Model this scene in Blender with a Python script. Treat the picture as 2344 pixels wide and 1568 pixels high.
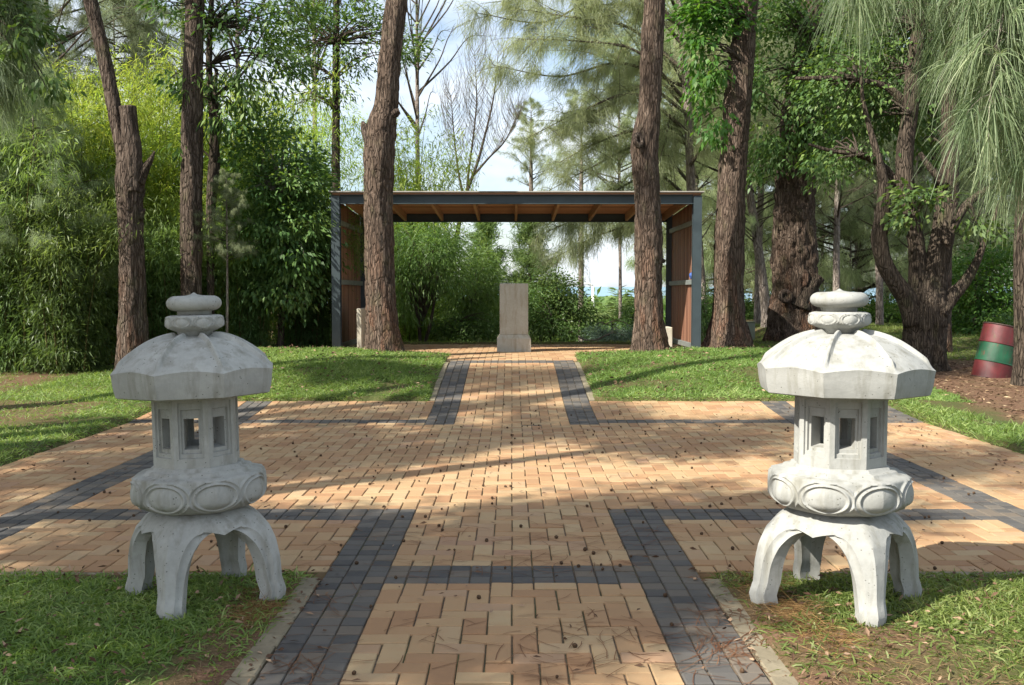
import bpy, bmesh, math, random
import numpy as np
from mathutils import Vector, Matrix

# ------------------------------------------------------------------ clearing
for o in list(bpy.data.objects):
    bpy.data.objects.remove(o)
S = bpy.context.scene
COL = S.collection
R = math.radians
rng = np.random.default_rng(7)
random.seed(7)

# ------------------------------------------------------------------ camera
PITCH = math.atan(113 / 2278)
EYE = 1.485
cam_d = bpy.data.cameras.new('camera')
cam_d.lens, cam_d.sensor_width = 35.0, 36.0
cam_d.clip_start, cam_d.clip_end = 0.1, 60000
cam = bpy.data.objects.new('camera', cam_d)
COL.objects.link(cam)
cam.location = (0, 0, EYE)
cam.rotation_euler = (math.pi / 2 - PITCH, 0, 0)
S.camera = cam

# ------------------------------------------------------------------ sky, sun, exposure
SUN_EL, SUN_AZ = R(40), R(-55)          # azimuth from straight behind the camera, towards the left
TO_SUN = Vector((math.sin(SUN_AZ) * math.cos(SUN_EL), -math.cos(SUN_AZ) * math.cos(SUN_EL), math.sin(SUN_EL)))
world = bpy.data.worlds.new('World')
S.world = world
world.use_nodes = True
wt = world.node_tree
wt.nodes.clear()
w_out = wt.nodes.new('ShaderNodeOutputWorld')
w_bg = wt.nodes.new('ShaderNodeBackground')
w_bg.inputs['Strength'].default_value = 0.10
w_sky = wt.nodes.new('ShaderNodeTexSky')
w_sky.sky_type = 'NISHITA'
w_sky.sun_disc = False
w_sky.sun_elevation = SUN_EL
w_sky.sun_rotation = math.atan2(TO_SUN.x, TO_SUN.y)
w_sky.air_density, w_sky.dust_density, w_sky.ozone_density = 1.0, 1.6, 1.0
w_tc = wt.nodes.new('ShaderNodeTexCoord')
w_map = wt.nodes.new('ShaderNodeMapping')
w_map.inputs['Scale'].default_value = (1.0, 1.0, 2.2)
w_map.inputs['Location'].default_value = (0.35, 0.2, 0.0)
w_noise = wt.nodes.new('ShaderNodeTexNoise')
w_noise.inputs['Scale'].default_value = 3.2
w_noise.inputs['Detail'].default_value = 7
w_noise.inputs['Roughness'].default_value = 0.55
w_ramp = wt.nodes.new('ShaderNodeValToRGB')
w_ramp.color_ramp.elements[0].position = 0.40
w_ramp.color_ramp.elements[1].position = 0.62
w_mix = wt.nodes.new('ShaderNodeMix')
w_mix.data_type = 'RGBA'
w_mix.inputs[7].default_value = (5.5, 5.9, 6.4, 1)
L = wt.links.new
L(w_tc.outputs['Generated'], w_map.inputs[0]); L(w_map.outputs[0], w_noise.inputs['Vector'])
L(w_noise.outputs[0], w_ramp.inputs[0]); L(w_ramp.outputs[0], w_mix.inputs[0])
L(w_sky.outputs[0], w_mix.inputs[6]); L(w_mix.outputs[2], w_bg.inputs['Color'])
L(w_bg.outputs[0], w_out.inputs['Surface'])

sun_d = bpy.data.lights.new('sun', 'SUN')
sun_d.energy, sun_d.angle, sun_d.color = 5.0, R(0.55), (1.0, 0.945, 0.84)
sun = bpy.data.objects.new('sun', sun_d)
COL.objects.link(sun)
sun.rotation_euler = TO_SUN.to_track_quat('Z', 'Y').to_euler()
sun.location = (-20, -12, 25)
S.view_settings.view_transform = 'Standard'
S.view_settings.look = 'None'
S.view_settings.exposure = 1.13
S.view_settings.gamma = 1
S.view_settings.use_curve_mapping = False
try:
    S.cycles.max_bounces = 7
    S.cycles.transmission_bounces = 4
    S.cycles.transparent_max_bounces = 4
    S.cycles.use_denoising = True
except Exception:
    pass

# ------------------------------------------------------------------ helpers
def D(px, py, Y):
    """point at distance Y seen at a spot of the 2343-wide picture"""
    a, b = (px - 1171.5) / 2278, (784 - py) / 2278
    d = np.array([a, math.cos(PITCH) + b * math.sin(PITCH), -math.sin(PITCH) + b * math.cos(PITCH)])
    return np.array([0, 0, EYE]) + d * (Y / d[1])

def PX(w, Y):
    return w * Y / 2278

_tab = np.random.default_rng(3).random(65536)
def vnoise(p):
    p = np.asarray(p, float)
    i = np.floor(p).astype(np.int64); f = p - i
    f = f * f * (3 - 2 * f)
    def h(a, b, c):
        return _tab[((i[..., 0] + a) * 73856093 ^ (i[..., 1] + b) * 19349663 ^ (i[..., 2] + c) * 83492791) & 65535]
    x, y, z = f[..., 0], f[..., 1], f[..., 2]
    def lx(b, c): return h(0, b, c) * (1 - x) + h(1, b, c) * x
    def ly(c): return lx(0, c) * (1 - y) + lx(1, c) * y
    return ly(0) * (1 - z) + ly(1) * z

def fbm(p, n=4):
    s, a, t = 0, 0.5, 0
    p = np.asarray(p, float)
    for k in range(n):
        s = s + a * vnoise(p * (2 ** k) + 17.3 * k); t += a; a *= 0.5
    return s / t

def sstep(a, b, x):
    t = np.clip((np.asarray(x, float) - a) / (b - a), 0, 1)
    return t * t * (3 - 2 * t)

def nrm(v):
    return v / np.maximum(np.linalg.norm(v, axis=-1, keepdims=True), 1e-9)

class Geo:
    def __init__(s):
        s.v, s.q, s.t, s.rq, s.rt, s.mq, s.mt, s.n = [], [], [], [], [], [], [], 0
    def add(s, V, Q=None, T=None, rnd=None, mat=0):
        V = np.asarray(V, float).reshape(-1, 3)
        if Q is not None and len(Q):
            Q = np.asarray(Q, np.int64).reshape(-1, 4)
            s.q.append(Q + s.n)
            s.rq.append(np.full(len(Q), 0.5) if rnd is None else np.broadcast_to(rnd, (len(Q),)))
            s.mq.append(np.full(len(Q), mat))
        if T is not None and len(T):
            T = np.asarray(T, np.int64).reshape(-1, 3)
            s.t.append(T + s.n)
            s.rt.append(np.full(len(T), 0.5) if rnd is None else np.broadcast_to(rnd, (len(T),)))
            s.mt.append(np.full(len(T), mat))
        s.v.append(V); s.n += len(V)
        return s
    def mesh(s, name, mats, smooth=True):
        me = bpy.data.meshes.new(name)
        V = np.concatenate(s.v) if s.v else np.zeros((0, 3))
        Q = np.concatenate(s.q) if s.q else np.zeros((0, 4), np.int64)
        T = np.concatenate(s.t) if s.t else np.zeros((0, 3), np.int64)
        rnd = np.concatenate(s.rq + s.rt) if (s.rq or s.rt) else np.zeros(0)
        mi = np.concatenate(s.mq + s.mt) if (s.mq or s.mt) else np.zeros(0)
        me.vertices.add(len(V)); me.vertices.foreach_set('co', V.astype(np.float32).ravel())
        nl = Q.size + T.size
        me.loops.add(nl)
        me.loops.foreach_set('vertex_index', np.concatenate([Q.ravel(), T.ravel()]).astype(np.int32))
        nf = len(Q) + len(T)
        me.polygons.add(nf)
        st = np.concatenate([np.arange(len(Q)) * 4, Q.size + np.arange(len(T)) * 3]).astype(np.int32)
        me.polygons.foreach_set('loop_start', st)
        me.polygons.foreach_set('use_smooth', np.full(nf, smooth, bool))
        for m in (mats if isinstance(mats, (list, tuple)) else [mats]):
            me.materials.append(m)
        me.polygons.foreach_set('material_index', mi.astype(np.int32))
        at = me.attributes.new('rnd', 'FLOAT', 'FACE')
        at.data.foreach_set('value', rnd.astype(np.float32))
        me.update(calc_edges=True)
        return me

def link(name, me, parent=None, loc=None, rot=None, scale=None):
    o = bpy.data.objects.new(name, me)
    COL.objects.link(o)
    if parent is not None: o.parent = parent
    if loc is not None: o.location = loc
    if rot is not None: o.rotation_euler = rot
    if scale is not None: o.scale = (scale,) * 3 if np.isscalar(scale) else scale
    return o

def build(g, name, mats, parent=None, smooth=True, **k):
    return link(name, g.mesh(name, mats, smooth), parent, **k)

def thing(name, label, cat, loc=(0, 0, 0), group=None, rot=None, data=None):
    o = bpy.data.objects.new(name, data)
    COL.objects.link(o)
    o.location = loc
    if rot is not None: o.rotation_euler = rot
    o['label'] = label; o['category'] = cat
    if group: o['group'] = group
    return o

def kind(o, k, label=None):
    o['kind'] = k
    if label: o['label'] = label
    return o

def box(x0, x1, y0, y1, z0, z1, ch=0.0):
    """box as (V, Q); with a chamfer along its edges when ch > 0"""
    if ch <= 0:
        V = [(x, y, z) for z in (z0, z1) for y in (y0, y1) for x in (x0, x1)]
        Q = [(0, 2, 3, 1), (4, 5, 7, 6), (0, 1, 5, 4), (2, 6, 7, 3), (0, 4, 6, 2), (1, 3, 7, 5)]
        return np.array(V, float), np.array(Q)
    bm = bmesh.new()
    bmesh.ops.create_cube(bm, size=1)
    for v in bm.verts:
        v.co = Vector(((x0 + x1) / 2 + v.co.x * (x1 - x0), (y0 + y1) / 2 + v.co.y * (y1 - y0), (z0 + z1) / 2 + v.co.z * (z1 - z0)))
    bmesh.ops.bevel(bm, geom=bm.edges[:], offset=ch, segments=1, affect='EDGES')
    bm.verts.index_update()
    V = np.array([v.co[:] for v in bm.verts])
    Q = [[v.index for v in f.verts] for f in bm.faces if len(f.verts) == 4]
    T = [[v.index for v in f.verts] for f in bm.faces if len(f.verts) == 3]
    bm.free()
    return V, np.array(Q), np.array(T)

def boxgeo(*a, ch=0.0, mat=0, rnd=None, g=None):
    g = g or Geo()
    r = box(*a, ch=ch)
    g.add(r[0], r[1], r[2] if len(r) > 2 else None, rnd=rnd, mat=mat)
    return g

def catmull(P, n):
    P = np.asarray(P, float)
    if len(P) < 3:
        t = np.linspace(0, 1, n)[:, None]
        return P[0] * (1 - t) + P[-1] * t
    seg = np.linalg.norm(np.diff(P[:, :3], axis=0), axis=1)
    u = np.concatenate([[0], np.cumsum(seg)])
    m = np.gradient(P, u, axis=0)
    x = np.linspace(0, u[-1], n)
    k = np.clip(np.searchsorted(u, x, side='right') - 1, 0, len(P) - 2)
    h = (u[k + 1] - u[k])[:, None]
    t = ((x - u[k])[:, None]) / h
    return ((2 * t**3 - 3 * t**2 + 1) * P[k] + (t**3 - 2 * t**2 + t) * h * m[k] + (-2 * t**3 + 3 * t**2) * P[k + 1] + (t**3 - t**2) * h * m[k + 1])

def tube(P, rad, seg=8, n=None, bark=0.0, flare=0.0, flare_h=0.5, lobes=5, seed=0, cap=True, freq=1.0, start_flat=False):
    """swept tube through the points P with radii rad; bark > 0 furrows it"""
    P = np.asarray(P, float); rad = np.asarray(rad, float)
    A = np.concatenate([P, rad[:, None]], axis=1)
    n = n or len(P)
    A = catmull(A, n) if n != len(P) or len(P) > 2 else A
    C, r = A[:, :3], np.maximum(A[:, 3], 0.0008)
    T = nrm(np.gradient(C, axis=0))
    up = np.array([0.0, 1.0, 0.0]) if abs(T[0][1]) < 0.9 else np.array([1.0, 0, 0])
    N = np.zeros_like(T)
    a = nrm(np.cross(up, T[0])); N[0] = a
    for i in range(1, n):
        a = a - T[i] * np.dot(a, T[i]); a = a / max(np.linalg.norm(a), 1e-9); N[i] = a
    B = np.cross(T, N)
    th = np.linspace(0, 2 * np.pi, seg, endpoint=False)
    ct, sn = np.cos(th), np.sin(th)
    rr = np.repeat(r[:, None], seg, axis=1)
    s = np.concatenate([[0], np.cumsum(np.linalg.norm(np.diff(C, axis=0), axis=1))])
    if flare > 0:
        lob = 0.55 + 0.75 * np.maximum(0, np.cos(lobes * th + seed)) ** 1.5 + 0.3 * np.cos(2 * th + seed * 2.1)
        rr = rr * (1 + flare * np.exp(-s / flare_h)[:, None] * lob[None, :])
    if bark > 0:
        tw = s[:, None] * 0.25
        q = np.stack([np.cos(th[None] + tw * 0.3) * 1.6 + seed * 3.1, np.sin(th[None] + tw * 0.3) * 1.6, np.broadcast_to(s[:, None] * 1.1, rr.shape)], -1)
        lump = fbm(q * freq, 3) - 0.5
        q2 = np.stack([np.cos(th[None] + tw) * 6 + seed, np.sin(th[None] + tw) * 6, np.broadcast_to(s[:, None] * 2.2 * freq, rr.shape)], -1)
        fur = np.abs(fbm(q2, 4) - 0.5) * 2
        q3 = np.stack(np.broadcast_arrays(np.cos(th[None]) * 14 + seed, np.sin(th[None]) * 14, s[:, None] * 9 * freq), -1)
        fine = vnoise(q3) - 0.5
        rr = rr * (1 + bark * (1.6 * lump + 1.1 * np.minimum(fur, 0.35) * 2 - 0.45 + 0.35 * fine))
    V = C[:, None, :] + rr[..., None] * (ct[None, :, None] * N[:, None, :] + sn[None, :, None] * B[:, None, :])
    i = np.arange(n - 1)[:, None] * seg; j = np.arange(seg)[None]; j2 = (j + 1) % seg
    Q = np.stack([i + j, i + j2, i + seg + j2, i + seg + j], -1).reshape(-1, 4)
    V = V.reshape(-1, 3)
    Tt = None
    if cap:
        c0, c1 = len(V), len(V) + 1
        V = np.concatenate([V, C[:1], C[-1:]])
        jj = np.arange(seg); k2 = (jj + 1) % seg
        Tt = np.concatenate([np.stack([np.full(seg, c0), k2, jj], -1), np.stack([np.full(seg, c1), (n - 1) * seg + jj, (n - 1) * seg + k2], -1)])
    return V, Q, Tt

def lathe(prof, seg=64, rfun=None):
    """prof: list of (r, z); rfun(theta, k, r, z) -> (r, z) arrays"""
    prof = np.asarray(prof, float)
    th = np.linspace(0, 2 * np.pi, seg, endpoint=False)
    rr = np.repeat(prof[:, 0:1], seg, 1); zz = np.repeat(prof[:, 1:2], seg, 1)
    if rfun: rr, zz = rfun(np.broadcast_to(th[None], rr.shape), rr, zz)
    V = np.stack([rr * np.cos(th), rr * np.sin(th), zz], -1).reshape(-1, 3)
    n = len(prof)
    i = np.arange(n - 1)[:, None] * seg; j = np.arange(seg)[None]; j2 = (j + 1) % seg
    Q = np.stack([i + j, i + seg + j, i + seg + j2, i + j2], -1).reshape(-1, 4)[:, ::-1]
    return V, Q

def rand_dirs(n, r=None):
    v = (r or rng).normal(size=(n, 3))
    return nrm(v)

def leaf_quads(g, P, Dr, Ln, Wd, rnd, up=None, mat=0, fold=0.0, r=None):
    """one four-cornered leaf blade per row: base P, direction Dr, length, width"""
    r = r or rng
    n = len(P)
    Dr = nrm(Dr)
    ref = nrm(r.normal(size=(n, 3)) * 0.6 + np.array([0, 0, 1.0])) if up is None else up
    W = nrm(np.cross(Dr, ref)); Nn = np.cross(W, Dr)
    Ln = np.broadcast_to(Ln, (n,))[:, None]; Wd = np.broadcast_to(Wd, (n,))[:, None]
    m = P + Dr * Ln * 0.42
    tip = P + Dr * Ln - np.array([0, 0, 1.0]) * Ln * 0.12
    V = np.stack([P, m + W * Wd * 0.5 + Nn * fold * Wd, tip, m - W * Wd * 0.5 + Nn * fold * Wd], 1).reshape(-1, 3)
    g.add(V, np.arange(4 * n).reshape(-1, 4), rnd=rnd, mat=mat)

def needle_quads(g, P, Dr, Ln, Wd, rnd, droop=0.35, segs=1, mat=0, r=None):
    """thin drooping needles"""
    r = r or rng
    n = len(P)
    Dr = nrm(Dr)
    W = nrm(np.cross(Dr, rand_dirs(n, r)))
    Ln = np.broadcast_to(Ln, (n,))[:, None]; Wd = np.broadcast_to(Wd, (n,))[:, None]
    rows = []
    for k in range(segs + 1):
        t = k / segs
        c = P + Dr * Ln * t - np.array([0, 0, 1.0]) * (Ln * droop * t * t)
        w = W * Wd * 0.5 * (1 - 0.65 * t)
        rows += [c - w, c + w]
    V = np.stack(rows, 1)
    m = 2 * (segs + 1)
    b = np.arange(n)[:, None] * m
    Q = np.concatenate([np.stack([b[:, 0] + 2 * k, b[:, 0] + 2 * k + 1, b[:, 0] + 2 * k + 3, b[:, 0] + 2 * k + 2], -1) for k in range(segs)])
    g.add(V.reshape(-1, 3), Q, rnd=np.tile(rnd, segs), mat=mat)

# ------------------------------------------------------------------ materials
def mat(name):
    m = bpy.data.materials.new(name)
    m.use_nodes = True
    nt = m.node_tree
    nt.nodes.clear()
    out = nt.nodes.new('ShaderNodeOutputMaterial')
    b = nt.nodes.new('ShaderNodeBsdfPrincipled')
    nt.links.new(b.outputs[0], out.inputs[0])
    return m, nt, b, out

def nd(nt, t, **k):
    n = nt.nodes.new(t)
    for a, v in k.items():
        setattr(n, a, v)
    return n

def noise(nt, vec, scale, detail=4, rough=0.55):
    n = nd(nt, 'ShaderNodeTexNoise')
    n.inputs['Scale'].default_value = scale; n.inputs['Detail'].default_value = detail; n.inputs['Roughness'].default_value = rough
    if vec is not None: nt.links.new(vec, n.inputs['Vector'])
    return n.outputs[0]

def ramp(nt, fac, stops):
    r = nd(nt, 'ShaderNodeValToRGB')
    e = r.color_ramp.elements
    e[0].position, e[0].color = stops[0][0], (*stops[0][1], 1)
    e[1].position, e[1].color = stops[-1][0], (*stops[-1][1], 1)
    for p, c in stops[1:-1]:
        x = e.new(p); x.color = (*c, 1)
    nt.links.new(fac, r.inputs[0])
    return r.outputs[0]

def mix(nt, f, a, b, mode='MIX'):
    m = nd(nt, 'ShaderNodeMix', data_type='RGBA', blend_type=mode)
    for s, v in ((0, f), (6, a), (7, b)):
        if hasattr(v, 'type') and not isinstance(v, (float, int, tuple)):
            nt.links.new(v, m.inputs[s])
        else:
            m.inputs[s].default_value = (*v, 1) if isinstance(v, tuple) else v
    return m.outputs[2]

def math_n(nt, op, a, b=0.5, clamp=False):
    m = nd(nt, 'ShaderNodeMath', operation=op, use_clamp=clamp)
    for s, v in ((0, a), (1, b)):
        if isinstance(v, (int, float)): m.inputs[s].default_value = v
        else: nt.links.new(v, m.inputs[s])
    return m.outputs[0]

def bump(nt, b, h, strength=0.3, dist=0.01):
    n = nd(nt, 'ShaderNodeBump')
    n.inputs['Strength'].default_value = strength; n.inputs['Distance'].default_value = dist
    nt.links.new(h, n.inputs['Height']); nt.links.new(n.outputs[0], b.inputs['Normal'])

def pos(nt):
    return nd(nt, 'ShaderNodeNewGeometry').outputs['Position']
def objc(nt):
    return nd(nt, 'ShaderNodeTexCoord').outputs['Object']
def scaled(nt, vec, s):
    m = nd(nt, 'ShaderNodeMapping'); m.inputs['Scale'].default_value = s
    nt.links.new(vec, m.inputs[0]); return m.outputs[0]
def attr(nt, name='rnd'):
    a = nd(nt, 'ShaderNodeAttribute'); a.attribute_name = name; return a.outputs['Fac']

def leaf_mat(name, c1, c2, c3, trans, tcol, rough=0.45, spec=0.4):
    m, nt, b, out = mat(name)
    c = ramp(nt, attr(nt), [(0.0, c1), (0.55, c2), (1.0, c3)])
    oi = nd(nt, 'ShaderNodeObjectInfo').outputs['Random']
    hs = nd(nt, 'ShaderNodeHueSaturation')
    nt.links.new(math_n(nt, 'ADD', math_n(nt, 'MULTIPLY', oi, 0.03), 0.485), hs.inputs['Hue'])
    nt.links.new(math_n(nt, 'ADD', math_n(nt, 'MULTIPLY', oi, 0.35), 0.85), hs.inputs['Value'])
    nt.links.new(c, hs.inputs['Color'])
    nt.links.new(hs.outputs[0], b.inputs['Base Color'])
    b.inputs['Roughness'].default_value = rough
    b.inputs['Specular IOR Level'].default_value = spec
    tr = nd(nt, 'ShaderNodeBsdfTranslucent')
    nt.links.new(mix(nt, 1.0, hs.outputs[0], tcol, 'MULTIPLY'), tr.inputs[0])
    ms = nd(nt, 'ShaderNodeMixShader'); ms.inputs[0].default_value = trans
    nt.links.new(b.outputs[0], ms.inputs[1]); nt.links.new(tr.outputs[0], ms.inputs[2])
    nt.links.new(ms.outputs[0], out.inputs[0])
    return m

M = {}
M['bamboo_leaf'] = leaf_mat('bamboo leaf', (.10, .17, .03), (.20, .29, .05), (.35, .40, .085), .5, (1.7, 1.65, .9))
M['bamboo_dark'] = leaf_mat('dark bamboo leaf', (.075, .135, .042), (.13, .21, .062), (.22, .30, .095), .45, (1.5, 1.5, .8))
M['broad_leaf'] = leaf_mat('glossy broad leaf', (.038, .086, .026), (.085, .155, .043), (.19, .265, .08), .28, (1.8, 1.8, .7), .5, .3)
M['fresh_leaf'] = leaf_mat('fresh broad leaf', (.035, .085, .018), (.065, .14, .026), (.14, .22, .045), .38, (1.7, 1.6, .7), .5, .3)
M['needle'] = leaf_mat('casuarina needles', (.13, .17, .105), (.21, .255, .15), (.31, .355, .215), .52, (1.7, 1.7, 1.3), .6, .3)
M['needle_pale_hazy'] = leaf_mat('pale hazy casuarina needles', (.19, .24, .13), (.28, .335, .19), (.40, .45, .27), .54, (1.6, 1.55, 1.15), .6, .3)  # pale green needles, lightened further to put distant haze into the colour
M['needle_fg'] = leaf_mat('hanging casuarina needles', (.095, .145, .07), (.185, .25, .125), (.36, .41, .235), .40, (1.4, 1.4, 1.0), .5, .4)
M['shrub'] = leaf_mat('shrub leaf', (.045, .095, .028), (.085, .16, .042), (.15, .24, .07), .35, (1.6, 1.6, .8), .45, .4)
M['blue_shrub'] = leaf_mat('blue grey shrub leaf', (.09, .14, .11), (.14, .20, .15), (.22, .28, .21), .3, (1.3, 1.4, 1.1), .6, .3)
M['far_leaf'] = leaf_mat('far canopy leaf', (.07, .13, .045), (.12, .20, .06), (.19, .27, .09), .35, (1.5, 1.5, .8), .6, .3)
M['grass'] = leaf_mat('lawn grass', (.075, .13, .03), (.16, .23, .06), (.37, .42, .17), .38, (1.6, 1.6, .7), .5, .3)
M['dry_grass'] = leaf_mat('dry grass', (.12, .075, .035), (.24, .17, .085), (.42, .34, .20), .25, (1.2, 1.1, .8), .7, .2)
M['red_needle'] = leaf_mat('fallen needles', (.10, .045, .020), (.17, .085, .035), (.30, .18, .085), .1, (1.2, 1.0, .6), .7, .2)
M['palm'] = leaf_mat('palm frond', (.09, .15, .05), (.15, .22, .07), (.24, .30, .12), .3, (1.4, 1.4, .8), .5, .3)

def bark_mat(name, dark, mid, light, red=0.0, scale=1.0):
    m, nt, b, out = mat(name)
    p = scaled(nt, objc(nt), (9 * scale, 9 * scale, 1.3 * scale))
    n1 = noise(nt, p, 2.2, 8, .65)
    n2 = noise(nt, objc(nt), 1.3 * scale, 4)
    n3 = noise(nt, scaled(nt, objc(nt), (30, 30, 4)), 2, 4, .7)
    c = ramp(nt, n1, [(.30, dark), (.48, mid), (.72, light)])
    c = mix(nt, math_n(nt, 'MULTIPLY', math_n(nt, 'SUBTRACT', n2, .42), 2.2, True), c, mid)
    if red:
        rr = noise(nt, scaled(nt, objc(nt), (3, 3, .8)), 1.7, 4)
        z = nd(nt, 'ShaderNodeSeparateXYZ'); nt.links.new(objc(nt), z.inputs[0])
        lowz = math_n(nt, 'SUBTRACT', 1.0, math_n(nt, 'MULTIPLY', z.outputs[2], 0.45), True)
        f = math_n(nt, 'MULTIPLY', math_n(nt, 'MULTIPLY', math_n(nt, 'SUBTRACT', rr, .47), 6.0, True), math_n(nt, 'MULTIPLY', lowz, red), True)
        c = mix(nt, f, c, (.24, .085, .035))
    moss = noise(nt, scaled(nt, objc(nt), (2, 2, 1)), 2.3, 3)
    c = mix(nt, math_n(nt, 'MULTIPLY', math_n(nt, 'SUBTRACT', moss, .55), 2.0, True), c, (.10, .11, .045))
    wob = nd(nt, 'ShaderNodeVectorMath', operation='ADD')
    nz = nd(nt, 'ShaderNodeTexNoise'); nz.inputs['Scale'].default_value = 5 * scale
    nt.links.new(objc(nt), nz.inputs['Vector'])
    nt.links.new(scaled(nt, objc(nt), (24 * scale, 24 * scale, 4.0 * scale)), wob.inputs[0]); nt.links.new(nz.outputs['Color'], wob.inputs[1])
    vo = nd(nt, 'ShaderNodeTexVoronoi', feature='DISTANCE_TO_EDGE'); vo.inputs['Scale'].default_value = 1.0
    nt.links.new(wob.outputs[0], vo.inputs['Vector'])
    plate = math_n(nt, 'MULTIPLY', vo.outputs['Distance'], 6.0, True)
    c = mix(nt, math_n(nt, 'MULTIPLY', math_n(nt, 'SUBTRACT', 1.0, plate), .5), c, tuple(x * .7 for x in dark))
    nt.links.new(c, b.inputs['Base Color'])
    b.inputs['Roughness'].default_value = .9
    b.inputs['Specular IOR Level'].default_value = .15
    h = math_n(nt, 'ADD', math_n(nt, 'ADD', n1, math_n(nt, 'MULTIPLY', n3, .5)), math_n(nt, 'MULTIPLY', plate, .7))
    bump(nt, b, h, 1.0, 0.04)
    return m
M['bark'] = bark_mat('brown bark', (.030, .021, .016), (.098, .072, .056), (.23, .185, .15), .35)
M['bark_red'] = bark_mat('reddish bark', (.036, .025, .019), (.118, .084, .063), (.24, .185, .145), .4)
M['bark_dark'] = bark_mat('dark bark', (.026, .020, .016), (.078, .060, .045), (.165, .13, .10), 0)
M['bark_pale'] = bark_mat('pale bark', (.13, .10, .085), (.30, .25, .215), (.48, .42, .37), 0)
M['twig'] = bark_mat('twig bark', (.07, .055, .042), (.14, .11, .085), (.24, .20, .16), 0, 3)
M['twig_pale'] = bark_mat('pale twig', (.25, .21, .16), (.36, .32, .26), (.5, .46, .38), 0, 3)
M['culm'] = bark_mat('bamboo culm', (.10, .10, .03), (.18, .16, .06), (.30, .26, .10), 0, 3)

def concrete(name, a, bcol, stain, pit=1.0):
    m, nt, b, out = mat(name)
    v = objc(nt)
    n1 = noise(nt, v, 4.5, 6, .6); n2 = noise(nt, v, 38, 5, .6); n3 = noise(nt, v, 160, 3, .6)
    c = ramp(nt, n1, [(.3, a), (.7, bcol)])
    c = mix(nt, math_n(nt, 'MULTIPLY', math_n(nt, 'SUBTRACT', n2, .42), .9, True), c, tuple(x * .72 for x in a))
    streak = noise(nt, scaled(nt, v, (10, 10, 1.6)), 1.6, 5, .6)
    c = mix(nt, math_n(nt, 'MULTIPLY', math_n(nt, 'SUBTRACT', streak, .49), 3.4, True), c, stain)
    vo = nd(nt, 'ShaderNodeTexVoronoi'); vo.inputs['Scale'].default_value = 55
    nt.links.new(v, vo.inputs['Vector'])
    gate = noise(nt, v, 22, 2)
    pitm = math_n(nt, 'MULTIPLY', math_n(nt, 'LESS_THAN', vo.outputs['Distance'], .17), math_n(nt, 'GREATER_THAN', gate, .55))
    c = mix(nt, math_n(nt, 'MULTIPLY', pitm, .75 * pit), c, tuple(x * .35 for x in stain))
    nt.links.new(c, b.inputs['Base Color'])
    b.inputs['Roughness'].default_value = .88
    b.inputs['Specular IOR Level'].default_value = .25
    h = math_n(nt, 'SUBTRACT', math_n(nt, 'ADD', math_n(nt, 'MULTIPLY', n2, .6), math_n(nt, 'MULTIPLY', n3, .35)), math_n(nt, 'MULTIPLY', pitm, .8 * pit))
    bump(nt, b, h, .45, .006)
    return m
M['concrete'] = concrete('grey cast concrete', (.285, .288, .265), (.395, .398, .37), (.18, .172, .138))
M['concrete_sunlit'] = concrete('sunlit cast concrete', (.26, .262, .246), (.35, .352, .332), (.165, .158, .125), .8)  # same concrete as the shaded lantern, tone lowered against full sun
M['concrete_warm'] = concrete('warm weathered concrete', (.36, .335, .27), (.44, .41, .345), (.27, .225, .15), .5)
M['kerb'] = concrete('pale kerb brick', (.165, .138, .092), (.25, .215, .15), (.11, .092, .06), .4)

def brick_mat(name, stops, src, stain):
    m, nt, b, out = mat(name)
    f = nd(nt, 'ShaderNodeObjectInfo').outputs['Random'] if src == 'object' else attr(nt)
    c = ramp(nt, f, stops)
    p = pos(nt)
    n1 = noise(nt, p, 14, 6, .65); n2 = noise(nt, p, 1.1, 4, .5); n3 = noise(nt, p, 120, 3, .7)
    c = mix(nt, math_n(nt, 'MULTIPLY', math_n(nt, 'SUBTRACT', n1, .46), 1.5, True), c, stain)
    c = mix(nt, math_n(nt, 'MULTIPLY', math_n(nt, 'SUBTRACT', n2, .5), 1.1, True), c, stain)
    c = mix(nt, math_n(nt, 'MULTIPLY', math_n(nt, 'GREATER_THAN', n3, .66), .35), c, tuple(x * .45 for x in stain))
    nt.links.new(c, b.inputs['Base Color'])
    b.inputs['Roughness'].default_value = .82
    b.inputs['Specular IOR Level'].default_value = .25
    bump(nt, b, math_n(nt, 'ADD', math_n(nt, 'MULTIPLY', n3, .6), n1), .35, .004)
    return m
TAN = [(0, (.285, .162, .086)), (.3, (.33, .203, .108)), (.6, (.36, .240, .130)), (.85, (.385, .280, .160)), (1, (.31, .190, .118))]
DRK = [(0, (.058, .056, .056)), (.4, (.085, .081, .077)), (.75, (.112, .102, .090)), (1, (.14, .112, .085))]
for s in ('object', 'face'):
    M['tan_' + s] = brick_mat('tan clay brick ' + s, TAN, s, (.36, .20, .10))
    M['dark_' + s] = brick_mat('dark clay cobble ' + s, DRK, s, (.115, .098, .075))

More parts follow.
